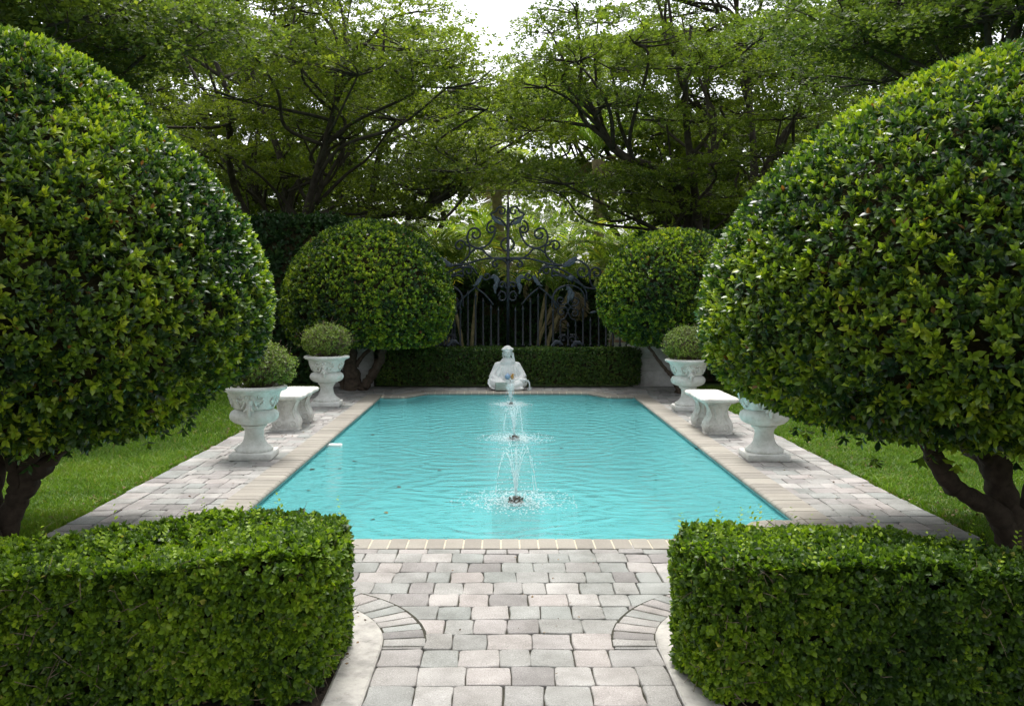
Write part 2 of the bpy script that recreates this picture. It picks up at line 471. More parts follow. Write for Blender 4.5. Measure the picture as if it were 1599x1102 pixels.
def twig_bits(mb, P, N, ln, r, rng):
    for p, nn in zip(P, N):
        d = unit(nn * .4 + rng.normal(size=3) * .7)
        k = p + d * ln * .5 + rng.normal(size=3) * ln * .12
        tube(mb, [p - d * ln * .3, p + (k - p) * .5, k, k + unit(d + rng.normal(size=3) * .5) * ln * .4], [r, r * .9, r * .7, r * .4], 4)

# ------------------------------------------------------------------ setting: ground, deck, pool
PX0, PX1, PC = -1.676, 1.858, .091      # pool water edges and axis
HOLE = (-1.84, 1.99, 5.05, 13.1)
def holed(mb, X, Y, z, hole=HOLE):
    xs, ys = [X[0], hole[0], hole[1], X[1]], [Y[0], hole[2], hole[3], Y[1]]
    for i in range(3):
        for j in range(3):
            if i == 1 and j == 1: continue
            mb.add([(xs[i], ys[j], z), (xs[i + 1], ys[j], z), (xs[i + 1], ys[j + 1], z), (xs[i], ys[j + 1], z)], [(0, 1, 2, 3)])
g = MB(); holed(g, (-250, 250), (-40, 450), -.03)
tag(g.build('ground', M['lawn_ground'], smooth=False), kind='structure')

DX0, DX1, DY1 = -2.66, 2.76, 13.75
sub = MB(); holed(sub, (DX0 + .01, DX1 - .01), (4.18, DY1), -.012)
for xa_, xb_ in ((HOLE[0], PC - 1.42), (PC + 1.42, HOLE[1])):
    for ya_, yb_ in ((HOLE[2], 5.44), (12.63, HOLE[3])):
        sub.add([(xa_, ya_, -.012), (xb_, ya_, -.012), (xb_, yb_, -.012), (xa_, yb_, -.012)], [(0, 1, 2, 3)])
sub.add([(-1.2, 1.2, -.0121), (1.35, 1.2, -.0121), (1.35, 4.18, -.0121), (-1.2, 4.18, -.0121)], [(0, 1, 2, 3)])
tag(sub.build('deck_joint_sand', M['sand_joint'], smooth=False), kind='structure')

def paver(mb, x0, x1, y0, y1, z, rng, var=None, gap=.0022, cut=.009):
    """one tumbled paver: chipped corners, worn edges"""
    x0 += gap; x1 -= gap; y0 += gap; y1 -= gap
    j = lambda s=.0025: rng.normal() * s
    c = [cut * (.5 + rng.random()) for _ in range(4)]
    o = [(x0 + c[0], y0 + j()), ((x0 + x1) / 2, y0 + j()), (x1 - c[1], y0 + j()), (x1 + j(), y0 + c[1]), (x1 + j(), (y0 + y1) / 2), (x1 + j(), y1 - c[2]),
         (x1 - c[2], y1 + j()), ((x0 + x1) / 2, y1 + j()), (x0 + c[3], y1 + j()), (x0 + j(), y1 - c[3]), (x0 + j(), (y0 + y1) / 2), (x0 + j(), y0 + c[0])]
    cx, cy = (x0 + x1) / 2, (y0 + y1) / 2
    tx, ty = j(.012), j(.012); zz = z + j(.0012)
    v = []
    for inset, dz in ((0, -.025), (0, -.004), (.35, -.0012), (.9, 0)):
        for (x, y) in o:
            k = 1 - inset * .006 / max(abs(x - cx), abs(y - cy))
            X, Y = cx + (x - cx) * k, cy + (y - cy) * k
            v.append((X, Y, zz + dz + (X - cx) * tx + (Y - cy) * ty))
    f = [(r * 12 + k, r * 12 + (k + 1) % 12, (r + 1) * 12 + (k + 1) % 12, (r + 1) * 12 + k) for r in range(3) for k in range(12)]
    f.append(tuple(range(36, 48)))
    mb.add(v, f, rng.random() if var is None else var)

rng = np.random.default_rng(11)
deck = MB()
ROW = .1655; BORD = .178
def in_pool(x, y):
    if abs(x - PC) > 1.88: return False
    y0 = 5.0 if abs(x - PC) < 1.3 else 5.45
    y1 = 13.12 if abs(x - PC) < 1.22 else 12.6
    return y0 < y < y1
y = 1.42; row = 0
while y < DY1 - .02:
    yc = y + ROW / 2
    if yc < 3.62: xa, xb = -.475 + (.004 * (3.6 - yc)), .625 - (.01 * (3.6 - yc))
    elif yc < 4.3: xa, xb = -1.75, 1.9
    else:
        xa, xb = DX0 + BORD, DX1 - BORD
        if yc < 5.2: r_ = (5.2 - yc) * .55; xa += r_; xb -= r_
    x = xa - (0 if yc < 3.62 else rng.random() * .12)
    while x < xb - .03:
        wd = rng.choice([.118, .140, .165, .178], p=[.2, .25, .35, .2]) + rng.normal() * .003
        if yc < 3.62 and (x == xa): wd = .168
        x2 = min(x + wd, xb)
        if xb - x2 < .06: x2 = xb
        if not in_pool((x + x2) / 2, yc): paver(deck, max(x, xa), x2, y, y + ROW, 0, rng)
        x = x2
    y += ROW; row += 1
y = 5.2
while y < DY1 - .05:       # border course along the lawn
    ln = .165 + rng.normal() * .02
    paver(deck, DX0 + rng.normal() * .004, DX0 + BORD, y, y + ln, .001, rng); paver(deck, DX1 - BORD, DX1 + rng.normal() * .004, y, y + ln, .001, rng)
    y += ln
tag(deck.build('pool_deck', M['paver'], smooth=True, sharp=40), kind='structure')

# fan-shaped rings of pavers where the walk opens to the deck, their concrete curbs, the soil beds
ring_b = MB(); ring_s = MB(); curb = MB(); bed = MB()
RC = ((-1.05, -1), (1.20, 1))
def arc(c, sx, r, a):    # a = 0 points to the walk, 90 deg to the pool
    return (c - sx * r * math.cos(a), 3.59 + r * math.sin(a))
for c, sx in RC:
    n = 14
    for i in range(n):      # joint sheet under the ring
        a0, a1 = i / n * math.pi / 2, (i + 1) / n * math.pi / 2
        ring_b.add([(*arc(c, sx, .50, a0), .0025), (*arc(c, sx, .757, a0), .0025), (*arc(c, sx, .757, a1), .0025), (*arc(c, sx, .50, a1), .0025)], [(0, 1, 2, 3) if sx > 0 else (3, 2, 1, 0)])
    a = .0
    while a < math.pi / 2 - .03:
        da = rng.choice([.105, .125, .16]); a1 = min(a + da, math.pi / 2)
        ga = .005
        pts = []
        r0, r1 = .580 + rng.normal() * .003, .748 + rng.normal() * .003
        o = [(r0, a + ga * 1.3), ((r0 + r1) / 2, a + ga), (r1 - .008, a + ga), (r1, a + ga * 2.5), (r1, a1 - ga * 2.5), (r1 - .008, a1 - ga), ((r0 + r1) / 2, a1 - ga), (r0, a1 - ga * 1.3)]
        v = []; zz = .006 + rng.normal() * .001
        cr, ca = (r0 + r1) / 2, (a + a1) / 2
        for ins, dz in ((0, -.02), (0, -.005), (.4, -.0015), (1, 0)):
            for (r, t) in o:
                k = 1 - ins * .007 / max(abs(r - cr), abs(t - ca) * cr, 1e-3) if max(abs(r - cr), abs(t - ca) * cr) > .01 else 1
                v.append((*arc(c, sx, cr + (r - cr) * k, ca + (t - ca) * k), zz + dz))
        f = [(q * 8 + k, q * 8 + (k + 1) % 8, (q + 1) * 8 + (k + 1) % 8, (q + 1) * 8 + k) for q in range(3) for k in range(8)] + [tuple(range(24, 32))]
        if sx < 0: f = [t[::-1] for t in f]
        ring_s.add(v, f, rng.random()); a = a1
    # concrete curb path: along the walk, round the arc, then outwards
    path = [(c - sx * (.578 + .02 * (k / 5)), 1.2 + 2.39 * (5 - k) / 5) for k in range(5, -1, -1)][::1]
    path = [(c - sx * (.578 - .012 * (1 - t)), 1.2 + 2.39 * t) for t in np.linspace(0, 1, 8)]
    path += [arc(c, sx, .578, t) for t in np.linspace(0, math.pi / 2, 14)[1:]]
    path += [(c + sx * t, 3.59 + .578) for t in (.25, .6, 1.0, 1.4)]
    p = A(path); t = unit(np.gradient(p, axis=0)); nr = np.stack([t[:, 1], -t[:, 0]], -1) * (1 if sx > 0 else -1)
    inn = p + nr * .14
    prof = [(0.0, -.02), (0.0, .004), (.006, .010), (.13, .008), (.14, .0), (.14, -.02)]
    rows = [np.column_stack([p + nr * o_, np.full(len(p), z_ )]) for o_, z_ in prof]
    v = np.stack(rows, 1).reshape(-1, 3); m_ = len(prof)
    f = [(i * m_ + k, i * m_ + k + 1, (i + 1) * m_ + k + 1, (i + 1) * m_ + k) for i in range(len(p) - 1) for k in range(m_ - 1)]
    if sx < 0: f = [q[::-1] for q in f]
    curb.add(v, [q[::-1] for q in f])
    # soil
    cc = (c + sx * 1.2, 1.2)
    gx = np.linspace(0, 1, 16)
    poly = [tuple(q) for q in inn + nr * -.01] + [(c + sx * 2.2, 3.59 + .44), (c + sx * 2.2, 1.2)]
    bed.add([(x_, y_, -.006) for x_, y_ in poly], [tuple(range(len(poly))) if sx < 0 else tuple(range(len(poly)))[::-1]])
tag(ring_b.build('ring_joint_sand', M['sand_joint'], smooth=False), kind='structure')
tag(ring_s.build('paver_ring', M['paver'], smooth=True, sharp=40), kind='structure')
tag(curb.build('concrete_curb', M['concrete'], smooth=True, sharp=35), kind='structure')
tag(bed.build('soil_bed', M['soil'], smooth=False), kind='structure')

# pool outline (inner coping edge = wall), counter-clockwise, with the stepped-in shoulders at both ends
def s_curve(x0, y0, x1, y1, n=9):
    t = np.linspace(0, 1, n); s = t * t * (3 - 2 * t)
    return [(x0 + (x1 - x0) * a, y0 + (y1 - y0) * b) for a, b in zip(t, s)]
hw = (PX1 - PX0) / 2
ys_n, yc_n, ys_f, yc_f = 5.60, 5.165, 12.45, 12.92
out = [(PC + hw, ys_n), (PC + hw, ys_f), (PC + 1.50, ys_f)] + s_curve(PC + 1.44, ys_f, PC + 1.12, yc_f)
out += s_curve(PC - 1.12, yc_f, PC - 1.44, ys_f) + [(PC - 1.50, ys_f), (PC - hw, ys_f), (PC - hw, ys_n), (PC - 1.55, ys_n)]
out += s_curve(PC - 1.52, ys_n, PC - 1.2, yc_n) + s_curve(PC + 1.2, yc_n, PC + 1.52, ys_n) + [(PC + 1.55, ys_n)]
out = A(out)
nO = len(out)
basin = MB(); WZ, FZ = -.055, -1.05
ring0 = [(x, y, -.012) for x, y in out]; ring1 = [(x, y, FZ) for x, y in out]
basin.add(ring0 + ring1, [((i + 1) % nO, i, nO + i, nO + (i + 1) % nO) for i in range(nO)] + [tuple(range(nO, 2 * nO))])
tag(basin.build('pool_basin', M['plaster'], smooth=False), kind='structure')
wat = MB()
wat.add([(x, y, 0) for x, y in out], [tuple(range(nO))])
water = wat.build('water', M['water'], smooth=False, loc=(0, 0, WZ)); tag(water, kind='structure')

# coping bricks, laid across the edge, bullnose to the water
cop = MB(); gro = MB()
segs = []
def offset_line(a, b):
    t = (b - a) / np.linalg.norm(b - a); return t, A([t[1], -t[0]])    # outward for CCW
prof_c = [(-.018, -.030), (-.026, -.018), (-.022, -.004), (-.008, .004), (.01, .006), (.19, .006), (.193, .002), (.193, -.02)]
def brick(mb, p0, p1, n0, n1, var, prof):
    m_ = len(prof)
    v = [(*(p0 + n0 * o_), z_) for o_, z_ in prof] + [(*(p1 + n1 * o_), z_) for o_, z_ in prof]
    f = [(k, k + 1, m_ + k + 1, m_ + k) for k in range(m_ - 1)] + [tuple(range(m_))[::-1], tuple(range(m_, 2 * m_))]
    mb.add(v, f, var)
# split outline into runs: straight sides as separate runs (mitred square corners), ends as smooth runs
runs = [A([out[0] + (0, -.0), out[1] + (0, .0)])]
far = [out[1]] + [out[i] for i in range(2, 2 + 1 + 18 + 1)] + [out[2 + 1 + 18 + 1]]
i_l = 2 + 1 + 18       # index of (PC-1.5, ys_f)
far = [tuple(q) for q in out[1:i_l + 2]]
near = [tuple(q) for q in out[i_l + 2:]] + [tuple(out[0])]
runs = [(A([out[0] - (0, .19), out[1] + (0, .19)]), False), (A([out[i_l + 1] + (0, .19), out[i_l + 2] - (0, .19)]), False), (A(far), True), (A(near), True)]
rng = np.random.default_rng(5)
for R, is_end in runs:
    fine = []
    for a, b in zip(R[:-1], R[1:]):
        k = max(2, int(np.linalg.norm(b - a) / .02)); fine += [a + (b - a) * s for s in np.linspace(0, 1, k, endpoint=False)]
    fine.append(R[-1]); fine = A(fine)
    L = np.concatenate([[0], np.cumsum(np.linalg.norm(np.diff(fine, axis=0), axis=1))])
    tg = unit(np.gradient(fine, axis=0))
    if is_end:
        for _ in range(6): tg[1:-1] = unit(tg[:-2] + tg[1:-1] * 2 + tg[2:])
    nr = np.stack([tg[:, 1], -tg[:, 0]], -1)
    at = lambda s, arr: A([np.interp(s, L, arr[:, 0]), np.interp(s, L, arr[:, 1])])
    s = .03 if is_end else 0.0
    bw = .1045; gp = .0045 if is_end else .0028
    end = L[-1] - (.03 if is_end else 0)
    # short corner gap so the end run butts against the side run
    while s + .06 < end:
        e = min(s + bw, end)
        dz = rng.normal() * .0006 + (0 if not is_end else -.0012)
        brick(cop, at(s + gp, fine), at(e - gp, fine), at(s + gp, nr), at(e - gp, nr), rng.random(), [(o_, z_ + dz) for o_, z_ in prof_c])
        s = e
    ps = np.arange(.03 if is_end else 0, end, .05)
    for q0, q1 in zip(ps[:-1], ps[1:]):
        brick(gro, at(q0, fine), at(q1, fine), at(q0, nr), at(q1, nr), .5, [(-.014, -.028), (-.020, -.016), (-.016, -.006), (-.004, .0), (.008, .0022 if is_end else -.001), (.186, .0022 if is_end else -.001), (.188, -.02)])
tag(cop.build('pool_coping', M['coping'], smooth=True, sharp=50), kind='structure')
tag(gro.build('coping_grout', M['grout'], smooth=False), kind='structure')

# lawn grass
def grass_patch(mb, n, X, Y, rng, keep=None, hmin=.03, hmax=.075, wid=.005):
    x = X[0] + (X[1] - X[0]) * rng.random(n); y = Y[0] + (Y[1] - Y[0]) * rng.random(n)
    if keep is not None:
        k = keep(x, y); x, y = x[k], y[k]
    n = len(x)
    P = np.stack([x, y, np.full(n, -.03)], -1)
    cl = vnoise(P, 3.0, 3) * .12 + vnoise(P, 14, 4) * .08
    h = (hmin + (hmax - hmin) * rng.random(n)) * (1 + cl)
    d = unit(np.stack([rng.normal(size=n) * .45, rng.normal(size=n) * .45, np.ones(n)], -1))
    a = rng.random(n) * 6.28; s = np.stack([np.cos(a), np.sin(a), 0 * a], -1) * (wid * (.7 + .6 * rng.random(n)))[:, None]
    bend = np.stack([rng.normal(size=n), rng.normal(size=n), -.3 * np.ones(n)], -1) * .35
    m1 = P + d * (h * .55)[:, None]; tip = P + (d + bend) * h[:, None]
    v = np.stack([P - s / 2, P + s / 2, m1 + s * .4, m1 - s * .4, tip], 1).reshape(-1, 3)
    o = (np.arange(n) * 5)[:, None]
    var = np.clip(.48 + cl * 1.3 + vnoise(P, 1.1, 12) * .10 + rng.normal(size=n) * .2, 0, .92); var = np.where(rng.random(n) < .05, .98, var)
    mb.add(v, [A([[0, 1, 2, 3]]) + o, A([[3, 2, 4]]) + o], np.repeat(var, 5))
rng = np.random.default_rng(21)
gr = MB()
edge = lambda x, y: np.where(x < 0, x < DX0 - .02 + .03 * np.sin(y * 9) * np.sin(y * 23), (x > DX1 + .02 + .04 * np.sin(y * 7) * np.sin(y * 19)))
cone = lambda x, y: edge(x, y) & (np.abs(x + .05) < y * .78 + .8)
grass_patch(gr, 240000, (-6.8, -2.5), (3.9, 8.6), rng, cone)
grass_patch(gr, 95000, (-8.6, -2.5), (8.6, 13.9), rng, cone, .035, .08, .008)
grass_patch(gr, 240000, (2.6, 6.8), (3.9, 8.6), rng, lambda x, y: cone(x, y) & (y < 9.0 - .2 * (x - 4)), .035, .085)
grass_patch(gr, 60000, (2.6, 5.4), (8.6, 13.9), rng, lambda x, y: cone(x, y) & ((x < 4.2) | (y < 9.1)), .035, .085, .008)
tag(gr.build('lawn_grass', M['grass'], smooth=False), kind='stuff')
# mulch bed with dry leaves on the right, beyond the lawn
mul = MB(); mul.add([(4.3, 9.1, -.02), (9.5, 8.4, -.02), (9.5, 14, -.02), (4.1, 14, -.02)], [(0, 1, 2, 3)])
tag(mul.build('mulch_bed', M['soil'], smooth=False), kind='structure')
def litter(mb, n, X, Y, z, size, rng):
    P = np.stack([X[0] + (X[1] - X[0]) * rng.random(n), Y[0] + (Y[1] - Y[0]) * rng.random(n), z + .012 * rng.random(n)], -1)
    d = rnd(n, rng) * A([1, 1, .25]); nn = A([0, 0, 1.0]) + rng.normal(size=(n, 3)) * .35
    scatter(mb, ROUND_V, LEAF_Q, LEAF_T, P, d, nn, size * (.6 + .8 * rng.random(n)), rng.random(n))
lt = MB(); litter(lt, 900, (4.3, 9), (9.2, 11), -.01, .06, rng); litter(lt, 260, (-1.2, -.56), (2.8, 4.0), .0, .022, rng); litter(lt, 150, (.75, 1.3), (2.8, 4.0), .0, .022, rng)
litter(lt, 260, (2.74, 3.15), (4.6, 9), -.005, .03, rng); litter(lt, 120, (-2.85, -2.66), (5, 10), -.005, .03, rng); litter(lt, 26, (-.45, .6), (3.0, 4.9), .004, .012, rng); litter(lt, 40, (-2.6, -1.95), (5.4, 12), .004, .02, rng); litter(lt, 40, (2.1, 2.7), (5.4, 12), .004, .02, rng)
tag(lt.build('leaf_litter', M['litter'], smooth=False), kind='stuff')

# ------------------------------------------------------------------ clipped topiary trees
def limb(mb, pts, r0, r1, sides=10, knob=.08, seed=0):
    p = smooth_path(pts, 6); r_ = np.random.default_rng(seed)
    n = len(p); rad = np.linspace(r0, r1, n) * (1 + knob * r_.normal(size=n))
    rad[0] *= 1.15
    p = p + r_.normal(size=p.shape) * r0 * .10
    tube(mb, p, rad, sides)

def topiary(loc, prof, n_sh, size, m, limbs, seed, label, group, tmpl='leaf', drops=0):
    r = np.random.default_rng(seed)
    root = empty('topiary_tree', loc)
    tag(root, label, 'tree', group)
    P, N = rev_samples(prof, n_sh, r)
    lump = vnoise(P, 3.0, seed) * .014 + vnoise(P, 9, seed + 1) * .009
    depth = np.abs(r.normal(size=n_sh)) * .050 * (size / .06) - .008
    P = P + N * (lump - depth)[:, None]
    under = N[:, 2] < -.55
    keep = ~under | (r.random(n_sh) < .75)
    P, N, depth = P[keep], N[keep], depth[keep]
    cl = .45 + .11 * vnoise(P, 5.5, seed + 2) + .09 * vnoise(P, 15, seed + 3)
    mb = MB()
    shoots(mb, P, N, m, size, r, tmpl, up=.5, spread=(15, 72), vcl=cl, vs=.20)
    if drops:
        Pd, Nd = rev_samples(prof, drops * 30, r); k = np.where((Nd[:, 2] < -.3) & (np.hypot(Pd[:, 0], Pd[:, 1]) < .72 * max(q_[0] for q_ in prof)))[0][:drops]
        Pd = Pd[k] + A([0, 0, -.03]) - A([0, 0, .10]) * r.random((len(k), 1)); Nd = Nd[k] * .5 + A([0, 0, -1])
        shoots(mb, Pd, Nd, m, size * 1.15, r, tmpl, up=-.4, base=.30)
    mb.build('crown', M['topiary_leaf'], root)
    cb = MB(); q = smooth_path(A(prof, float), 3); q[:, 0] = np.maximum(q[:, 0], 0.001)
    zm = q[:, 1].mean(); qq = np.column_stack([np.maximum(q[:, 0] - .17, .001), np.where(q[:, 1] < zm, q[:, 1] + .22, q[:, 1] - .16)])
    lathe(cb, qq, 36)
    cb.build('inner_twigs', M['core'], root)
    tw = MB(); k = r.choice(len(P), 420, replace=False)
    twig_bits(tw, P[k] - N[k] * .03, N[k], .11 * size / .06, .0028 * size / .06, r)
    tag(tw.build('twigs', M['twig'], root), kind='stuff')
    tb = MB()
    for i, (pts, r0, r1) in enumerate(limbs): limb(tb, pts, r0, r1, seed=seed + i)
    tb.build('trunk', M['bark'], root)
    return root

prof_R = [(0, .86), (.6, .80), (1.06, .75), (1.28, .81), (1.51, .96), (1.61, 1.2), (1.575, 1.5), (1.43, 1.8), (1.26, 2.02), (.92, 2.30), (.58, 2.51), (.28, 2.63), (0, 2.69)]
prof_L = [(0, .84), (.5, .77), (.88, .71), (1.06, .74), (1.20, .87), (1.39, 1.02), (1.46, 1.28), (1.41, 1.55), (1.28, 1.86), (1.01, 2.19), (.84, 2.33), (.67, 2.51), (.36, 2.71), (0, 2.79)]
def wl(d0, root, pts):   # photo point at distance -> local to the tree
    return [tuple(W(px, py, d) - A(root)) for px, py, d in pts]
locR = (2.68, 4.62, 0); locL = (-2.74, 4.8, 0)
limbs_R = [(wl(0, locR, [(1592, 900, 4.62), (1580, 830, 4.62), (1562, 760, 4.6), (1545, 700, 4.55), (1540, 640, 4.5)]), .085, .055),
           (wl(0, locR, [(1580, 850, 4.58), (1556, 800, 4.5), (1500, 765, 4.4), (1465, 725, 4.3), (1448, 692, 4.25), (1424, 662, 4.2), (1395, 640, 4.15)]), .055, .030),
           (wl(0, locR, [(1556, 745, 4.6), (1530, 715, 4.8), (1490, 690, 5.0), (1440, 660, 5.2), (1400, 630, 5.3)]), .04, .025),
           (wl(0, locR, [(1590, 850, 4.65), (1612, 780, 4.7), (1640, 700, 4.8), (1660, 620, 4.9)]), .07, .05),
           (wl(0, locR, [(1545, 720, 4.55), (1525, 690, 4.4), (1500, 640, 4.2)]), .035, .02)]
limbs_L = [(wl(0, locL, [(0, 880, 4.8), (5, 830, 4.8), (32, 770, 4.8), (72, 720, 4.75), (110, 680, 4.7), (150, 640, 4.6)]), .075, .036),
           (wl(0, locL, [(-6, 860, 4.85), (-10, 790, 4.9), (2, 720, 4.95), (25, 660, 5.0), (60, 600, 5.1)]), .045, .03),
           (wl(0, locL, [(28, 765, 4.8), (20, 710, 4.7), (10, 660, 4.6), (8, 600, 4.5)]), .045, .028),
           (wl(0, locL, [(45, 745, 4.8), (60, 700, 5.0), (50, 650, 5.1), (55, 610, 5.2)]), .042, .03),
           (wl(0, locL, [(-5, 860, 4.7), (-45, 780, 4.6), (-80, 690, 4.6), (-100, 620, 4.6)]), .05, .035),
           (wl(0, locL, [(25, 735, 4.75), (70, 705, 4.6), (120, 682, 4.5), (175, 655, 4.4), (240, 640, 4.3)]), .022, .010)]
topiary(locL, prof_L, 29000, .043, 6, limbs_L, 101, 'large clipped dome tree on the lawn left of the pool, behind the left front hedge', 'clipped dome trees round the pool', drops=120)
topiary(locR, prof_R, 33000, .043, 6, limbs_R, 202, 'large clipped dome tree right of the pool with dark trunks behind the right front hedge', 'clipped dome trees round the pool', drops=120)
# one bare twig with a single leaf on the right tree's low limb
prof_f = [(0, .80), (.65, .70), (1.0, .68), (1.18, .85), (1.27, 1.2), (1.23, 1.55), (1.08, 1.92), (.82, 2.20), (.5, 2.40), (.2, 2.48), (0, 2.50)]
prof_g = [(0, .78), (.4, .69), (.62, .72), (.86, .87), (1.03, 1.05), (1.10, 1.28), (1.07, 1.55), (.95, 1.82), (.74, 2.08), (.45, 2.26), (.2, 2.33), (0, 2.35)]
lf = (-1.98, 13.45, 0); lg = (2.50, 13.05, 0)
limbs_f = [(wl(0, lf, [(553, 612, 13.3), (548, 580, 13.3), (546, 545, 13.3), (552, 500, 13.3)]), .135, .085),
           (wl(0, lf, [(566, 609, 13.25), (578, 590, 13.25), (592, 565, 13.2), (598, 540, 13.2), (612, 510, 13.2)]), .075, .05),
           (wl(0, lf, [(556, 572, 13.3), (566, 556, 13.3), (582, 541, 13.3), (600, 520, 13.4)]), .035, .025),
           (wl(0, lf, [(540, 610, 13.4), (530, 585, 13.4), (520, 555, 13.5), (516, 520, 13.5)]), .07, .04)]
limbs_g = [(wl(0, lg, [(1062, 616, 12.8), (1052, 592, 12.8), (1038, 575, 12.8), (1024, 557, 12.8), (1012, 540, 12.8)]), .035, .018),
           (wl(0, lg, [(1064, 618, 12.9), (1058, 585, 12.9), (1052, 555, 12.9), (1050, 520, 12.9)]), .08, .05),
           (wl(0, lg, [(1068, 618, 12.9), (1080, 580, 12.9), (1090, 540, 12.9)]), .06, .04)]
topiary(lf, prof_f, 15000, .048, 5, limbs_f, 303, 'smaller clipped dome tree with a forked trunk behind the far left urn', 'clipped dome trees round the pool', 'wide')
topiary(lg, prof_g, 12500, .048, 5, limbs_g, 404, 'smaller clipped dome tree behind the far right urn, beside the iron gate', 'clipped dome trees round the pool', 'wide')

# ------------------------------------------------------------------ hedges
def hedge(name, poly, z0, z1, n_sh, size, m, mat, seed, label, tmpl='round', rnd_=.05, twn=200, group=None, lump=.02, core_in=.09, cat='hedge', sprigs=0):
    r = np.random.default_rng(seed); poly = A(poly, float)
    cl = np.vstack([poly, poly[:1]]); cl = smooth_path(cl, 5)
    seg = np.diff(cl, axis=0); L = np.linalg.norm(seg, axis=1); per = L.sum()
    area = .5 * abs(np.sum(cl[:-1, 0] * cl[1:, 1] - cl[1:, 0] * cl[:-1, 1])); ccw = np.sum(cl[:-1, 0] * cl[1:, 1] - cl[1:, 0] * cl[:-1, 1]) > 0
    ns = int(n_sh * per * (z1 - z0) / (per * (z1 - z0) + area)); ntop = n_sh - ns
    i = r.choice(len(L), ns, p=L / per); q = cl[i] + seg[i] * r.random(ns)[:, None]
    nr = np.stack([seg[i][:, 1], -seg[i][:, 0]], -1) / L[i][:, None] * (1 if ccw else -1)
    z = z0 + (z1 - z0) * r.random(ns)
    tt = np.clip((z - (z1 - rnd_)) / rnd_, 0, 1); q = q - nr * (rnd_ * (1 - np.sqrt(np.maximum(1 - tt ** 2, 0))))[:, None]
    N1 = unit(np.column_stack([nr * (1 - tt * .7)[:, None], tt])); P1 = np.column_stack([q, z])
    lo, hi = cl.min(0), cl.max(0); pts = lo + (hi - lo) * r.random((ntop * 3, 2))
    x, y = pts[:, 0], pts[:, 1]; ins = np.zeros(len(pts), bool)
    for a, b in zip(cl[:-1], cl[1:]):
        c_ = ((a[1] > y) != (b[1] > y)); xi = (b[0] - a[0]) * (y - a[1]) / (b[1] - a[1] + 1e-12) + a[0]; ins ^= c_ & (x < xi)
    pts = pts[ins][:ntop]; P2 = np.column_stack([pts, np.full(len(pts), z1)]); N2 = np.tile(A([0, 0, 1.0]), (len(pts), 1))
    P = np.vstack([P1, P2]); N = np.vstack([N1, N2]); n = len(P)
    P = P + N * (vnoise(P, 6, seed) * lump + vnoise(P, 17, seed + 1) * lump * .5 - np.abs(r.normal(size=n)) * size * .9 + size * .3)[:, None]
    P[:, 2] = np.maximum(P[:, 2], z0 + .005)
    root = empty(name, (float(cl[:, 0].mean()), float(cl[:, 1].mean()), 0)); o = A(root.location)
    tag(root, label, cat, group)
    v = .43 + .10 * vnoise(P, 7, seed + 2) + .07 * vnoise(P, 22, seed + 3)
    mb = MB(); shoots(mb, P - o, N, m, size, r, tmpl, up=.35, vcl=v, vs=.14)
    if sprigs:
        k = r.choice(len(P2), sprigs, replace=False)
        for p in P2[k]:
            d = unit(A([r.normal() * .35, r.normal() * .35, 1.0])); ln = .05 + .06 * r.random(); nn = 7
            s = np.linspace(.15, 1, nn)[:, None]; pp = p - o + d * ln * s
            side = np.where(np.arange(nn)[:, None] % 2, 1, -1) * unit(np.cross(d, rnd(1, r)[0]))
            scatter(mb, ROUND_V, LEAF_Q, LEAF_T, pp, side + d * .6, d + rnd(nn, r) * .3, np.full(nn, size * .8) * (1.15 - .5 * s[:, 0]), np.full(nn, .7) + r.normal(size=nn) * .08)
    mb.build('foliage', mat, root)
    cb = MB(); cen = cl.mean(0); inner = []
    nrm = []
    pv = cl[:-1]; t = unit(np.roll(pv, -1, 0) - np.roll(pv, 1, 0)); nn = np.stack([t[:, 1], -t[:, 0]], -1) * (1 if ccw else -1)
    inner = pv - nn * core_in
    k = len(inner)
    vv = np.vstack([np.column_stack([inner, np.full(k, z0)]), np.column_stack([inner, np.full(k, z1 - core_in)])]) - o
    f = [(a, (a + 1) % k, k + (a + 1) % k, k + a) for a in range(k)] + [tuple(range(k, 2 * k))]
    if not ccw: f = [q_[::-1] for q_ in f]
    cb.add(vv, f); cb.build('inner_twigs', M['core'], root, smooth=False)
    if twn:
        tb = MB(); k = r.choice(len(P1), min(twn, len(P1)), replace=False)
        twig_bits(tb, P1[k] - o - N1[k] * .005, N1[k] * .5 + A([0, 0, .4]), .085 * (z1 - z0) / .5, .0017 * (z1 - z0) / .5, r)
        tag(tb.build('twigs', M['twig'], root), kind='stuff')
    return root
hl = [(-2.5, 2.86), (-1.7, 2.98), (-1.0, 3.05), (-.70, 3.07), (-.64, 3.16), (-.615, 3.45), (-.64, 3.70), (-.75, 3.80), (-1.05, 3.83), (-1.35, 3.68), (-1.65, 3.47), (-1.9, 3.38), (-2.5, 3.36)]
hr = [(.70, 3.12), (.675, 3.30), (.69, 3.46), (.80, 3.57), (1.06, 3.63), (1.3, 3.58), (1.5, 3.45), (1.68, 3.33), (1.95, 3.27), (2.6, 3.22), (2.6, 2.78), (1.9, 2.9), (1.2, 3.0), (.76, 3.06)]
hedge('clipped_hedge', hl, .02, .482, 17000, .026, 6, M['hedge_leaf'], 51, 'low clipped hedge at the front, left of the walk, with twiggy gaps', sprigs=60, twn=480, group='low hedges at the front')
hedge('clipped_hedge', hr, .02, .482, 17000, .026, 6, M['hedge_leaf'], 52, 'low clipped hedge at the front, right of the walk, with a bright green top', sprigs=60, twn=480, group='low hedges at the front')
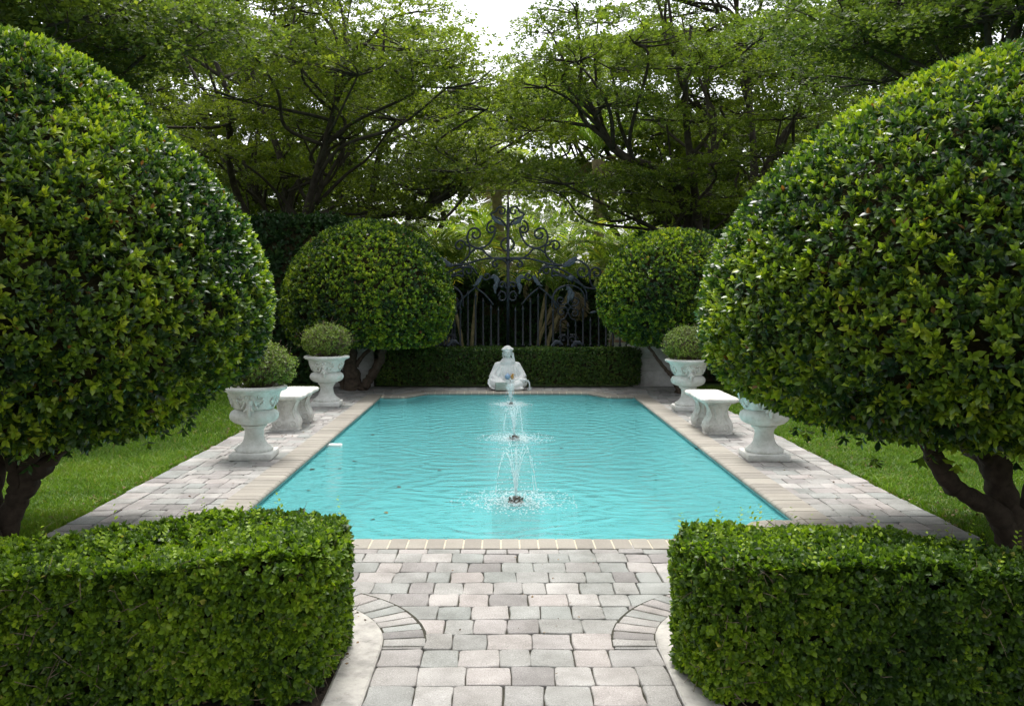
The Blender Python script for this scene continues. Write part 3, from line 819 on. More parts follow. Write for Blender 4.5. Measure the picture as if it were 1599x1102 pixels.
hedge('clipped_hedge', [(-1.86, 13.62), (0, 13.6), (1.97, 13.62), (2.0, 13.85), (1.97, 14.1), (0, 14.12), (-1.86, 14.1)], .04, .575, 15000, .030, 4, M['far_hedge_leaf'], 53, 'long low clipped hedge in front of the iron gate, behind the statue', 'wide', .05, 500, lump=.012)
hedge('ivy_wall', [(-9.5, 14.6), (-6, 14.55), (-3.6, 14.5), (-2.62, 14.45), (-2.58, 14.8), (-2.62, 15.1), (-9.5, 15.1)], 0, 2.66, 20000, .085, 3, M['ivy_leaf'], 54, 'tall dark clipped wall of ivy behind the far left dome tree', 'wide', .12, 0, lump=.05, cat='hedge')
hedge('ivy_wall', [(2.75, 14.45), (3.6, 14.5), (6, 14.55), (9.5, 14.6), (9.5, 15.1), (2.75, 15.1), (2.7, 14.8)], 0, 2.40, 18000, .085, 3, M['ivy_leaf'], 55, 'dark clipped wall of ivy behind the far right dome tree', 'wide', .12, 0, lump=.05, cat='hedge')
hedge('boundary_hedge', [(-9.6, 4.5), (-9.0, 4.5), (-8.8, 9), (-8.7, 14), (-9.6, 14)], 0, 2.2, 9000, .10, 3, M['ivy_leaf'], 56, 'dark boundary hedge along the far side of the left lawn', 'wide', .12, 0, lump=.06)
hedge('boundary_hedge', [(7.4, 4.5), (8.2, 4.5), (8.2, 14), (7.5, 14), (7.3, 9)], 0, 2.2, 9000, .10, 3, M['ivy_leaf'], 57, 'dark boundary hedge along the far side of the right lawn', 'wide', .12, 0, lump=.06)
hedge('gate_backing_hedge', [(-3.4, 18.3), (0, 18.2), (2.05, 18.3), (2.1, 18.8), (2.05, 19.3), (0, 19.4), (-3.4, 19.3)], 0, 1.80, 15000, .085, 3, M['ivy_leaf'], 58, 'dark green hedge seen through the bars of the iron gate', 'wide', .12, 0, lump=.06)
def shrub(loc, rx, ry, rz, n, seed, label, group=None):
    r = np.random.default_rng(seed); root = empty('shrub', loc); tag(root, label, 'shrub', group)
    N = rnd(n, r); N[:, 2] = np.abs(N[:, 2]); P = N * A([rx, ry, rz]) * (1 + vnoise(N, 3, seed) * .12 - np.abs(r.normal(size=n)) * .12)[:, None]
    mb = MB(); shoots(mb, P, N, 3, .085, r, 'wide', vcl=.4 + .15 * vnoise(P, 4, seed)); mb.build('foliage', M['bush_leaf'], root)
    tb = MB()
    for k in range(7):
        a = k * .9; tube(tb, [(.05 * math.cos(a), .05 * math.sin(a), -.03), (rx * .4 * math.cos(a), ry * .4 * math.sin(a), rz * .5), (rx * .7 * math.cos(a), ry * .7 * math.sin(a), rz * .8)], [.02, .015, .006], 5)
    tb.build('stem', M['bark'], root)
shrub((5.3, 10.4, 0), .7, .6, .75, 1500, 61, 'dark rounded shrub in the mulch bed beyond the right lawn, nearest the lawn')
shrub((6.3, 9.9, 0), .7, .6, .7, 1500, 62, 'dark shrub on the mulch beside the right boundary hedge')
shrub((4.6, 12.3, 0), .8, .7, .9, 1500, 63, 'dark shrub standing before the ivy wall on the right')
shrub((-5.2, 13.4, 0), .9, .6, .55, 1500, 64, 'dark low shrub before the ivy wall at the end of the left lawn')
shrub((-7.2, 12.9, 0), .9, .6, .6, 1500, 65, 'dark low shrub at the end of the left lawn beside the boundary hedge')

# ------------------------------------------------------------------ urns with shrubs
def make_urn(loc, rz, sc, label):
    root = empty('garden_urn', loc, rz); root.scale = (sc, sc, sc)
    tag(root, label, 'urn', 'white urns along the pool')
    m = MB(); box(m, -.178, .178, -.178, .178, .0, .058, .010); m.build('plinth', M['cast_stone'], root, sharp=40)
    m = MB()
    flut = lambda a, row: 1 + .022 * np.cos(a * 26) * ((row >= 1) & (row <= 4))
    lathe(m, [(.150, .054), (.158, .066), (.160, .078), (.150, .090), (.138, .098), (.112, .118), (.092, .150), (.082, .190), (.079, .222), (.084, .246), (.096, .262), (.106, .268), (.108, .280), (.098, .288)], 78, flut)
    m.build('pedestal', M['cast_stone'], root, sharp=50)
    m = MB()
    gad = lambda a, row: 1 + .045 * (np.abs(np.cos(a * 8)) - .55) * np.clip(1 - np.abs(row - 4.5) / 4.0, 0, 1)
    lathe(m, [(.098, .286), (.130, .292), (.165, .305), (.192, .326), (.205, .350), (.205, .374), (.194, .396), (.172, .412), (.150, .420)], 128, gad)
    m.build('gadrooned_bulb', M['cast_stone'], root, sharp=60)
    m = MB()
    wav = lambda a, row: 1 + .010 * np.cos(a * 12 + row * .9) * ((row > 1) & (row < 7))
    lathe(m, [(.150, .418), (.163, .424), (.172, .430), (.177, .446), (.184, .470), (.194, .500), (.207, .530), (.222, .555), (.236, .572), (.246, .580)], 72, wav)
    rr = np.random.default_rng(3)
    for q in range(8):            # shallow leaf relief round the bowl
        a = q * math.pi / 4 + math.pi / 8
        for t in np.linspace(0, 1, 5):
            z = .455 + .085 * t; rad = .183 + .028 * t
            da = .20 * math.sin(t * 3.0)
            for s_ in (-1, 1):
                ball(m, (rad * math.cos(a + s_ * da), rad * math.sin(a + s_ * da), z), (.013, .013, .014), 6)
    m.build('bowl', M['cast_stone'], root, sharp=60)
    m = MB()
    lathe(m, [(.244, .578), (.262, .580), (.276, .588), (.281, .600), (.276, .612), (.258, .620), (.238, .620), (.226, .608), (.222, .580), (.20, .560)], 64)
    m.build('rim', M['cast_stone'], root, sharp=60)
    m = MB()                       # carved mask with ribbons, on the side to the walk
    R_ = lambda x, z, d=0: (x, -(d + (.178 + (z - .43) * .32 if z > .43 else .195 + (.35 - abs(z - .36)) * .03)), z)
    for sx in (-1, 1):
        ball(m, R_(sx * .021, .532), (.024, .020, .021), 8)
        tube(m, smooth_path([R_(sx * .012, .515), R_(sx * .04, .50), R_(sx * .052, .47), R_(sx * .062, .442, .008)], 4), [.010] * 12 + [.013], 6)
        tube(m, smooth_path([R_(sx * .030, .52), R_(sx * .075, .505), R_(sx * .115, .52)], 4), .007, 6)
    ball(m, R_(0, .492), (.030, .030, .036), 8); ball(m, R_(0, .488, .024), (.008, .014, .012), 6)
    tube(m, [R_(0, .47, .006), R_(0, .44, .022), R_(0, .41, .026), R_(0, .385, .014)], [.026, .022, .018, .014], 8)
    for sx in (-1, 1): tube(m, [R_(sx * .012, .46, .012), R_(sx * .024, .43, .024), R_(sx * .044, .418, .018)], [.010, .012, .008], 6)
    ball(m, R_(0, .378, .016), (.017, .012, .013), 7)
    m.build('mask_relief', M['cast_stone'], root)
    m = MB(); lathe(m, [(.001, .578), (.12, .580), (.226, .574)], 24); m.build('soil', M['soil'], root)
    return root

def urn_shrub(loc, r0, h, seed, label):
    r = np.random.default_rng(seed); root = empty('potted_shrub', loc); tag(root, label, 'shrub', 'ball shrubs in the urns')
    n = 2700; N = rnd(n, r); k = N[:, 2] > -.75; N = N[k]
    P = N * A([r0, r0, h / 2]) * (1 + vnoise(N, 4, seed) * .07 + vnoise(N, 11, seed + 9) * .06 - np.abs(r.normal(size=len(N))) * .22 + .10 * r.random(len(N)))[:, None] + A([0, 0, h / 2 - .02])
    mb = MB(); shoots(mb, P, N, 4, .021, r, 'wide', vcl=.45 + .12 * vnoise(P, 9, seed)); mb.build('foliage', M['urn_leaf'], root)
    tb = MB()
    for q in range(150):
        a = r.random() * 6.28; e = rnd(1, r)[0]; e[2] = abs(e[2]) * .9 + .05; e = unit(e) * A([r0, r0, h * .5]) * .97 + A([0, 0, h * .42])
        b = A([.05 * math.cos(a), .05 * math.sin(a), -.04]); mid = (b + e) / 2 + r.normal(size=3) * .03 + A([0, 0, -.03])
        p = smooth_path([b, mid, e], 4); tube(tb, p, np.linspace(.0045, .0014, len(p)), 4)
        d = unit(e - mid)
        for _ in range(2):
            tube(tb, [mid + (e - mid) * .4, mid + (e - mid) * .7 + r.normal(size=3) * .03, e + r.normal(size=3) * .05], [.002, .0016, .001], 4)
    tag(tb.build('twigs', M['twig'], root), kind='stuff')
URNS = [((-2.125, 7.79, 0), .06, 1.0, 'weathered white urn at the left of the pool, nearer, in front of the left bench'),
        ((-2.20, 11.42, 0), .04, 1.02, 'white urn beyond the left bench, by the forked trunk of the smaller dome tree'),
        ((2.255, 7.74, 0), -.03, 1.0, 'white urn partly under the big dome tree, nearer than the right bench'),
        ((2.28, 11.0, 0), -.04, 1.0, 'white urn beyond the right bench, near the pale pier')]
for i, (l_, rz, sc, lab) in enumerate(URNS): make_urn(l_, rz, sc, lab)
SH = [(.285, .42, 'round twiggy shrub growing in the near left urn, half behind the big dome tree'), (.29, .46, 'round yellow-green twiggy shrub growing in the far left urn'),
      (.25, .36, 'small twiggy shrub in the near right urn, hidden behind the big dome tree'), (.285, .46, 'round twiggy shrub growing in the far right urn')]
for (l_, rz, sc, _), (r0, h, lab), sd in zip(URNS, SH, (1, 2, 3, 4)):
    urn_shrub((l_[0] + (.045 if sd == 1 else 0), l_[1] + .02, .585 * sc), r0, h, 500 + sd, lab)

# ------------------------------------------------------------------ benches
def make_bench(loc, ln, wd, label):
    root = empty('stone_bench', loc); tag(root, label, 'bench', 'white stone benches beside the pool')
    m = MB(); n = 22                                    # seat: moulded edge, softly waving outline
    prof = [(-.030, .318), (-.030, .326), (-.006, .332), (.0, .345), (.0, .356), (-.008, .367), (-.022, .372)]
    def outline(off):
        a = []
        hx, hy = wd / 2 + off, ln / 2 + off
        c_ = .035
        for t in np.linspace(-1, 1, n): a.append((hx + .004 * math.cos(t * 9), t * (hy - c_)))
        a.append((hx - c_, hy))
        for t in np.linspace(1, -1, 8)[1:-1]: a.append((t * (hx - c_), hy))
        a.append((-hx + c_, hy))
        for t in np.linspace(1, -1, n): a.append((-hx - .004 * math.cos(t * 9), t * (hy - c_)))
        a.append((-hx + c_, -hy))
        for t in np.linspace(-1, 1, 8)[1:-1]: a.append((t * (hx - c_), -hy))
        a.append((hx - c_, -hy))
        return a
    L = [[(x, y, z) for x, y in outline(o_)] for o_, z in prof]; k = len(L[0])
    v = [p for l in L for p in l]
    f = [(r_ * k + j, r_ * k + (j + 1) % k, (r_ + 1) * k + (j + 1) % k, (r_ + 1) * k + j) for r_ in range(len(L) - 1) for j in range(k)]
    f += [tuple(range(k))[::-1], tuple(range((len(L) - 1) * k, len(L) * k))]
    m.add(v, f); m.build('seat', M['bench_stone'], root, sharp=45)
    for yy in (-ln / 2 + .17, ln / 2 - .20):
        m = MB()
        zs = [0, .018, .022, .05, .08, .11, .15, .19, .23, .262, .285, .300, .322]
        hw_ = [.140, .142, .136, .143, .147, .141, .122, .105, .098, .104, .118, .128, .130]
        th = [.075, .076, .068, .072, .074, .068, .058, .052, .052, .056, .062, .068, .070]
        rings = []
        for z, hx, hy in zip(zs, hw_, th):
            b = .016; rings.append([(-hx + b, -hy, z), (0, -hy - .006, z), (hx - b, -hy, z), (hx, -hy + b, z), (hx, hy - b, z), (hx - b, hy, z), (0, hy + .006, z), (-hx + b, hy, z), (-hx, hy - b, z), (-hx, -hy + b, z)])
        v = [(x, y + yy, z) for r_ in rings for x, y, z in r_]; k = 10
        f = [(a * k + j, a * k + (j + 1) % k, (a + 1) * k + (j + 1) % k, (a + 1) * k + j) for a in range(len(zs) - 1) for j in range(k)] + [tuple(range(k))[::-1]]
        m.add(v, f)
        for sx in (-1, 1):                              # carved scrolls on both faces
            for fy in (-1, 1):
                pts = []
                for t in np.linspace(0, 1, 24):
                    a = -1.2 + t * 8.5; rr_ = .048 * (1 - t * .85)
                    pts.append((sx * (.070 + rr_ * math.cos(a)), yy + fy * .074, .068 + rr_ * math.sin(a)))
                tube(m, pts, .0075, 6)
                tube(m, smooth_path([(sx * .10, yy + fy * .070, .125), (sx * .07, yy + fy * .060, .19), (sx * .085, yy + fy * .062, .25), (sx * .105, yy + fy * .068, .292)], 5), .0075, 6)
                tube(m, smooth_path([(sx * .02, yy + fy * .073, .12), (sx * .03, yy + fy * .060, .19), (sx * .025, yy + fy * .062, .27)], 5), .0065, 6)
        m.build('leg', M['bench_stone'], root, sharp=50)
    return root
make_bench((-2.215, 9.68, 0), .96, .37, 'weathered white stone bench between the two urns left of the pool')
make_bench((2.18, 9.38, 0), .90, .385, 'weathered white stone bench between the two urns right of the pool')

# ------------------------------------------------------------------ statue and small things at the pool head
SX, SY = .10, 13.36
def make_statue():
    m = MB()
    B = lambda c, r, n=12: ball(m, c, r, n)
    T = lambda pts, r, s=10: [tube(m, smooth_path(pts, 5), np.interp(np.linspace(0, 1, (len(pts) - 1) * 5 + 1), np.linspace(0, 1, len(r)), r), s), ball(m, pts[0], r[0], 8), ball(m, pts[-1], r[-1], 8)]
    # torso and draped shoulders (x to the right of the photograph, -y to the pool)
    T([(0, .02, .08), (0, .03, .20), (0, .02, .30), (0, .01, .37)], [.135, .115, .120, .10], 16)
    T([(-.125, .015, .348), (0, .018, .372), (.12, .015, .348)], [.046, .050, .046])
    T([(0, .0, .38), (0, -.01, .47)], [.040, .034])
    for sx in (-1, 1): B((sx * .045, -.062, .295), (.045, .040, .050))
    # head with face
    B((0, -.025, .535), (.056, .066, .076), 16); B((0, -.050, .500), (.040, .042, .040)); B((0, -.092, .522), (.009, .016, .020), 8)
    B((0, -.086, .488), (.018, .012, .007), 8)
    for sx in (-1, 1):
        B((sx * .022, -.082, .534), (.012, .009, .006), 8); T([(sx * .008, -.094, .550), (sx * .038, -.078, .552)], [.007, .006], 6)
        B((sx * .057, -.01, .525), (.010, .016, .020), 8)
    # sleeves, forearms, hands in the lap; right arm (photo left) holds a shell dish
    T([(-.128, .01, .345), (-.160, -.01, .26), (-.19, -.05, .18)], [.048, .050, .054]); T([(-.19, -.05, .18), (-.15, -.13, .155), (-.09, -.165, .145)], [.05, .036, .026])
    T([(.122, .01, .345), (.160, -.01, .27), (.195, -.05, .19)], [.048, .048, .050]); T([(.20, -.05, .19), (.17, -.13, .16), (.10, -.17, .15)], [.046, .034, .025])
    for q, sx in (((-.085, -.17, .143), 1), ((.095, -.175, .15), -1)):
        for k in range(4): T([(q[0], q[1] + .012 * (k - 1.5), q[2]), (q[0] + sx * (.045 - .004 * abs(k - 1.5)), q[1] - .012 + .009 * (k - 1.5), q[2] - .012)], [.0085, .0065], 6)
        T([(q[0], q[1], q[2] + .008), (q[0] + sx * .022, q[1] - .015, q[2] + .022)], [.009, .007], 6)
    # crossed draped legs and hem
    T([(-.10, .0, .09), (-.17, -.09, .10), (-.06, -.19, .075), (.05, -.22, .055)], [.09, .085, .07, .05]); T([(.10, .0, .09), (.18, -.08, .10), (.10, -.20, .07), (.0, -.21, .045)], [.09, .08, .065, .045])
    B((0, -.02, .05), (.20, .17, .06), 14); B((.11, -.215, .030), (.10, .045, .032), 10)
    B((0, -.045, .20), (.125, .085, .15), 14); B((-.09, -.06, .14), (.09, .08, .09)); B((.09, -.06, .14), (.09, .08, .09)); B((0, -.035, .30), (.12, .06, .07))
    # folds of the drape
    for k in range(7):
        x0 = -.11 + k * .037; T([(x0, -.085, .33), (x0 * 1.25, -.122 + .5 * abs(x0) ** 1.3, .24), (x0 * 1.15 + .02, -.128 + .4 * abs(x0) ** 1.3, .15)], [.012, .019, .016], 6)
    for k in range(4): T([(-.125 + .025 * k, -.025 - .018 * k, .335 - .01 * k), (-.185 + .022 * k, -.060 - .022 * k, .22), (-.205 + .025 * k, -.105 - .008 * k, .13)], [.011, .016, .013], 6)
    for k in range(3): T([(.12 - .025 * k, -.025 - .018 * k, .335), (.185 - .022 * k, -.060 - .022 * k, .22), (.21 - .025 * k, -.10 - .008 * k, .14)], [.011, .016, .013], 6)
    root = empty('garden_statue', (SX, SY, .006)); root.scale = (1.14, 1.05, 1.02)
    tag(root, 'white statue of a seated draped woman at the far head of the pool', 'statue')
    body = m.build('body', M['statue_white'], root)
    rm = body.modifiers.new('join', 'REMESH'); rm.mode = 'VOXEL'; rm.voxel_size = .0065; rm.use_smooth_shade = True
    sm = body.modifiers.new('soften', 'SMOOTH'); sm.factor = .5; sm.iterations = 3
    m2 = MB(); m = m2
    ball(m2, (0, .004, .568), (.063, .068, .062), 14)
    for k in range(16):
        a = k / 15 * math.pi * 1.5 - .75 * math.pi + math.pi / 2
        ball(m2, (.061 * math.cos(a + math.pi), -.012 + .070 * math.sin(a + math.pi) * .95, .574 + .006 * math.sin(k * 2.1)), (.019, .014, .018), 8)
    ball(m2, (0, .055, .555), (.036, .032, .036), 10)
    tube(m2, smooth_path([(.056, .0, .53), (.070, -.005, .47), (.082, -.015, .42), (.090, -.025, .385)], 5), np.linspace(.022, .012, 16), 8)
    tube(m2, smooth_path([(-.054, .0, .53), (-.055, .02, .48), (-.05, .03, .44)], 5), np.linspace(.018, .012, 11), 8)
    hr_ = m2.build('hair', M['statue_white'], root)
    r2 = hr_.modifiers.new('join', 'REMESH'); r2.mode = 'VOXEL'; r2.voxel_size = .006; r2.use_smooth_shade = True
    m3 = MB(); lathe(m3, [(.001, .0), (.05, .004), (.095, .025), (.122, .062), (.128, .075), (.120, .070), (.09, .034), (.04, .012), (.001, .010)], 40, lambda a, r: 1 + .03 * np.cos(a * 14))
    sh = m3.build('shell_dish', M['statue_white'], root); sh.location = (-.12, -.10, .085); sh.rotation_euler = (math.radians(58), math.radians(-12), 0)
    m4 = MB(); lathe(m4, [(.001, .0), (.030, .004), (.048, .035), (.044, .07), (.026, .092), (.022, .105), (.032, .118), (.026, .118), (.014, .10), (.001, .09)], 24)
    jg = m4.build('jug', M['statue_white'], root); jg.location = (.135, -.145, .115); jg.rotation_euler = (math.radians(10), math.radians(72), 0)
    return root
make_statue()
m = MB()
p = smooth_path([(SX + .265, SY - .16, .135), (SX + .30, SY - .165, .140), (SX + .318, SY - .17, .10), (SX + .322, SY - .17, .03), (SX + .322, SY - .17, .006)], 6)
tube(m, p, np.linspace(.010, .014, len(p)), 8)
rr = np.random.default_rng(8)
for q in range(14): ball(m, (SX + .322 + rr.normal() * .018, SY - .17 + rr.normal() * .02, .012 + abs(rr.normal()) * .015), .006, 5)
tag(m.build('water_spout', M['spray']), 'thin spout of water falling to the coping beside the statue', 'water jet')
m = MB(); box(m, -.085, .085, -.05, .05, 0, .118, .010); o = m.build('stone_block', M['grey_green'], sharp=40, loc=(.005, 13.08, .006))
o.rotation_euler = (math.radians(-8), 0, .05); o.location.z = .012; tag(o, 'small grey-green block leaning on the coping before the statue', 'block')
m = MB(); ball(m, (0, 0, .042), .042, 14); lathe(m, [(.012, .080), (.014, .09), (.006, .096), (.001, .097)], 12)
tag(m.build('glass_ball', M['ball_blue'], loc=(.10, 13.10, .17)), 'small pale blue ball resting before the lap of the statue', 'ball')
ball_root = bpy.data.objects['glass_ball']
m = MB(); box(m, -.03, .03, -.03, .03, 0, .165, .006); tag(m.build('ball_stand', M['statue_white'], sharp=40, loc=(.10, 13.10, .006)), 'small white stand under the pale blue ball at the coping', 'stand')
m = MB(); ball(m, (0, 0, .034), (.024, .02, .034), 10); ball(m, (.01, -.006, .070), (.016, .015, .015), 8); tube(m, [(.02, -.008, .070), (.040, -.012, .068)], [.007, .002], 6)
tube(m, [(-.012, .004, .03), (-.036, .01, .05)], [.012, .004], 6)
m.build('orange_figurine', M['orange'], loc=(.165, 13.13, .17)); tag(bpy.data.objects['orange_figurine'], 'tiny orange figurine beside the pale blue ball', 'figurine')
m = MB(); box(m, -.028, .028, -.028, .028, 0, .163, .006); tag(m.build('figurine_stand', M['statue_white'], sharp=40, loc=(.168, 13.13, .006)), 'small white stand under the tiny orange figurine', 'stand')

# ------------------------------------------------------------------ fountains in the pool
def fountain(i, jx, jy, hgt, spread, label):
    r = np.random.default_rng(80 + i); root = empty('fountain_jet', (jx, jy, WZ)); tag(root, label, 'fountain', 'fountain jets along the middle of the pool')
    m = MB()
    lathe(m, [(.19, FZ - WZ), (.18, FZ - WZ + .12), (.165, -.30), (.17, -.035), (.16, -.012), (.14, -.004), (.001, -.002)], 28); m.build('pedestal', M['pedestal'], root, sharp=50)
    m = MB(); lathe(m, [(.055, -.03), (.06, -.002), (.05, .008), (.03, .012), (.026, .034), (.014, .042), (.001, .042)], 24)
    for q in range(7):
        a = q * .9; tube(m, [(.03 * math.cos(a), .03 * math.sin(a), .0), (.05 * math.cos(a), .05 * math.sin(a), .03)], [.010, .007], 6)
    m.build('nozzle', M['nozzle'], root, sharp=50)
    m = MB()
    for q in range(9):            # thin arching streams that break into drops
        a = q * 2 * math.pi / 9 + r.normal() * .2; out_ = spread * (.28 + .5 * r.random()); h = hgt * (.75 + .3 * r.random())
        if q == 0: out_ *= .15; h = hgt * 1.05
        t = np.linspace(0, 1, 40)
        px = out_ * t; pz = .04 + h * (4 * (t * .5) * (1 - t * .5)) if q % 3 == 0 else .04 + h * 4 * t * (1 - t)
        P = np.stack([np.cos(a) * px, np.sin(a) * px, pz], -1)
        for s0 in range(0, 38, 2):
            if r.random() < (.97 if s0 < 18 else .6): tube(m, P[s0:s0 + 3] + r.normal(size=(3, 3)) * .0012, [.0022, .0032 + .0012 * r.random(), .0020], 5)
        for _ in range(38):
            k = r.integers(2, 40); c = P[k] + r.normal(size=3) * A([.012, .012, .02]) * (1 + k / 25)
            if c[2] > .004: ball(m, c, .0022 + .0035 * r.random() ** 2, 4)
    tag(m.build('water_streams', M['spray'], root), kind='stuff')
    m = MB()
    for _ in range(1500):          # splash: small drops jumping off the surface
        a = r.random() * 6.28; d = spread * (.30 + abs(r.normal()) * .60) if _ % 4 else spread * (.5 + 1.4 * r.random()); z = abs(r.normal()) * .016
        ball(m, (d * math.cos(a), d * math.sin(a), z + .002), A([1.9, 1.9, .7]) * (.0015 + .0034 * r.random() ** 3), 4)
    tag(m.build('splash', M['spray'], root), kind='stuff')
fountain(0, *JETS[0], .36, .24, 'nearest of the three fountain jets rising from the turquoise pool')
fountain(1, *JETS[1], .33, .22, 'middle fountain jet in the pool, between the nearest and the statue')
fountain(2, *JETS[2], .24, .16, 'farthest fountain jet in the pool, right before the statue')

# drifting leaves and a white floater
rng = np.random.default_rng(31)
lm = MB(); lm.add(LEAF_V * A([1.5, 1, .5]) * .05, [LEAF_Q, LEAF_T], .2); leaf_me = lm.mesh('floating_leaf', M['pool_litter'])
lm = MB(); lm.add(LEAF_V * A([1.2, 1, .9]) * .04, [LEAF_Q, LEAF_T], .95); leaf_me2 = lm.mesh('floating_leaf', M['pool_litter'])
FL = [(490, 732), (508, 728), (552, 721), (532, 733), (519, 760), (600, 800), (585, 812), (478, 766), (640, 690), (580, 679), (1020, 672), (1018, 742), (1103, 754), (1068, 726), (1120, 784), (1090, 700), (620, 760), (930, 770), (880, 700), (690, 735)]
for i, (px, py) in enumerate(FL):
    d = F * (H - WZ) / (py - VY); q = W(px, py, d)
    o = bpy.data.objects.new('floating_leaf', leaf_me2 if i % 6 == 5 else leaf_me); COL.objects.link(o); o.location = (q[0], q[1], WZ + .006)
    s_ = .35 + rng.random() ** 2 * 1.1; o.scale = (s_, s_, s_); o.rotation_euler = (rng.normal() * .1, rng.normal() * .1, rng.random() * 6.28)
    tag(o, 'small yellowish leaf drifting on the pool water' if i % 6 == 5 else 'small dark leaf drifting on the pool water', 'leaf', 'yellow leaves on the pool' if i % 6 == 5 else 'dark leaves on the pool')
m = MB(); box(m, -.075, .075, -.04, .04, -.03, .02, .01); o = m.build('pool_float', M['white_plastic'], sharp=40, loc=(-1.605, 8.70, WZ)); tag(o, 'small white floater in the pool by the left edge', 'float')

# ------------------------------------------------------------------ piers and iron gate
def pier(x0, x1, label):
    root = empty('gate_pier', ((x0 + x1) / 2, 14.1, 0)); tag(root, label, 'pier', 'pale piers beside the gate')
    hx = (x1 - x0) / 2
    m = MB()
    zs = [0.0, .245, .43, .72, 1.01, 1.30, 1.60]
    for a, b in zip(zs[:-1], zs[1:]): box(m, -hx, hx, -.34, .34, a + .004, b - .004, .006)
    box(m, -hx + .012, hx - .012, -.328, .328, .0, 1.59)
    m.build('shaft', M['pier'], root, sharp=40)
    m = MB(); box(m, -hx - .05, hx + .05, -.39, .39, 1.60, 1.68, .015); box(m, -hx - .02, hx + .02, -.36, .36, 1.68, 1.74, .01); m.build('cap', M['pier'], root, sharp=40)
pier(-2.60, -1.93, 'pale stone pier left of the gate, behind the forked tree trunk')
pier(2.02, 2.72, 'pale stone pier right of the gate, beside the low hedge')

GD = 14.55
gate = empty('iron_gate', (.10, GD, 0)); tag(gate, 'black wrought iron gate with scrolls and leaves under a tall centre post', 'gate')
GXC = 792.5
def G(px, py, dy=0.0):     # photo point on the gate plane, local to the gate
    q = W(px, py, GD); return (q[0] - .10, dy, q[2])
def mir(pts): return [(2 * GXC - x, y) for x, y in pts]
def rod(m, pts, r=.016, n=6, sides=6, dy=0.0):
    p = smooth_path([G(x, y, dy) for x, y in pts], n); rad = np.full(len(p), r)
    tube(m, p, rad, sides)
def spiral(cx, cy, r, a0, turns, sgn=1, lead=()):
    """photo-space scroll: lead-in points, then winding in to its eye"""
    t = np.linspace(0, 1, 18)
    return list(lead) + [(cx + r * (1 - .78 * k) * math.cos(a0 + sgn * turns * 6.283 * k), cy + r * (1 - .78 * k) * math.sin(a0 + sgn * turns * 6.283 * k)) for k in t]
m = MB(); tube(m, [G(793, 560), G(793.5, 330)], [.026, .026], 8); tube(m, [G(793.5, 331), G(793.5, 318), G(793.5, 303)], [.024, .018, .004], 8)
ball(m, G(793.5, 331), .034, 8); ball(m, G(793, 404), .042, 8); m.build('post', M['iron'], gate)
both = lambda pts: (pts, mir(pts))
SCR = [
    [(792, 357)] + [(786, 347), (779, 341), (770, 338), (767, 334)] + spiral(783, 330, 8.5, math.pi, 1.1, 1),
    [(768, 344), (762, 349), (760, 357)] + spiral(767.5, 357, 7.5, math.pi, 1.2, -1),
    spiral(742.5, 366, 12.5, .35, 1.25, -1, [(774, 355), (771, 368), (763, 381), (752, 387), (741, 386), (733, 381), (729.5, 371), (731, 361), (738, 355), (747, 356)][:7])[:7] + spiral(742, 366, 11.5, math.pi, 1.25, 1),
    [(708, 414), (718, 412), (727, 405), (733, 396), (733, 385)] + spiral(718, 384, 9.5, -.2, 1.2, -1),
    [(733, 396), (742, 389), (752, 389), (760, 397), (768, 403)],
    [(705, 415), (718, 414), (735, 410), (752, 405), (770, 403), (792, 403)],
    [(792, 371), (786, 374), (782, 382), (787, 390), (792, 392)],
    [(720, 432)] + spiral(731, 423, 9, math.pi * .8, 1.2, 1),
    [(792, 412), (784, 405), (774, 405)] + spiral(774, 413, 6, -1.57, 1.0, -1),
    [(752, 433)] + spiral(760, 431, 7, math.pi, 1.1, -1),
    [(792, 450)] + spiral(784, 445, 6.0, .6, 1.2, -1),
    [(777, 463), (782, 455)] + spiral(783, 464, 9.0, -1.57, .9, 1),
    [(712, 480), (722, 467), (738, 452), (744, 448)], [(744, 450), (756, 459), (766, 470), (770, 476)],
    [(716, 482), (720, 472), (721, 462), (714, 452), (702, 446)],
    [(745, 428), (738, 418), (728, 412)], [(690, 440), (705, 432), (716, 430), (724, 432)]]
scr = MB()
for c_ in SCR:
    for p_ in both(c_): rod(scr, p_, .018)
# right wing beyond the leaf (the left one stands behind the dome tree)
WING = [spiral(909, 424, 12, -1.1, 1.25, 1, [(878, 414), (893, 406), (905, 407)]), [(921, 424), (921, 435), (924, 445), (934, 452), (948, 462)], spiral(931, 426, 9.5, math.pi, 1.2, 1, [(921, 436)]),
        [(862, 422), (880, 430), (900, 440), (915, 449), (935, 452)], [(848, 418), (870, 418), (895, 432), (914, 452), (916, 470)]]
for c_ in WING:
    for p_ in both(c_): rod(scr, p_, .018)
tag(scr.build('scrollwork', M['iron'], gate), kind='stuff')
# side panel: arch, scrolls, short bars
PAN = [[(862, 480), (863, 462), (872, 450), (887, 445.5), (902, 449), (912, 460), (914, 480)],
       spiral(876, 469, 7, 1.2, 1.2, 1, [(886, 474)]), spiral(897, 470, 8, 1.9, 1.2, -1, [(887, 474), (892, 479)]),
       spiral(877, 487, 7, -1.2, 1.15, -1, [(887, 487), (884, 480)]), spiral(897, 489, 7, -1.9, 1.15, 1, [(887, 487), (890, 480)]), [(887, 487), (882, 497), (876, 500), (875, 508)], [(887, 487), (892, 497), (898, 500), (899, 508)],
       spiral(880, 529, 6, 0, 1.1, -1, [(887, 520)]), spiral(894, 531, 6, math.pi, 1.1, 1, [(887, 520)]), [(872, 528), (876, 523), (884, 523)], [(902, 528), (898, 523), (890, 523)]]
pan = MB()
for c_ in PAN:
    for p_ in both(c_): rod(pan, p_, .015)
tag(pan.build('panel_scrolls', M['iron'], gate), kind='stuff')
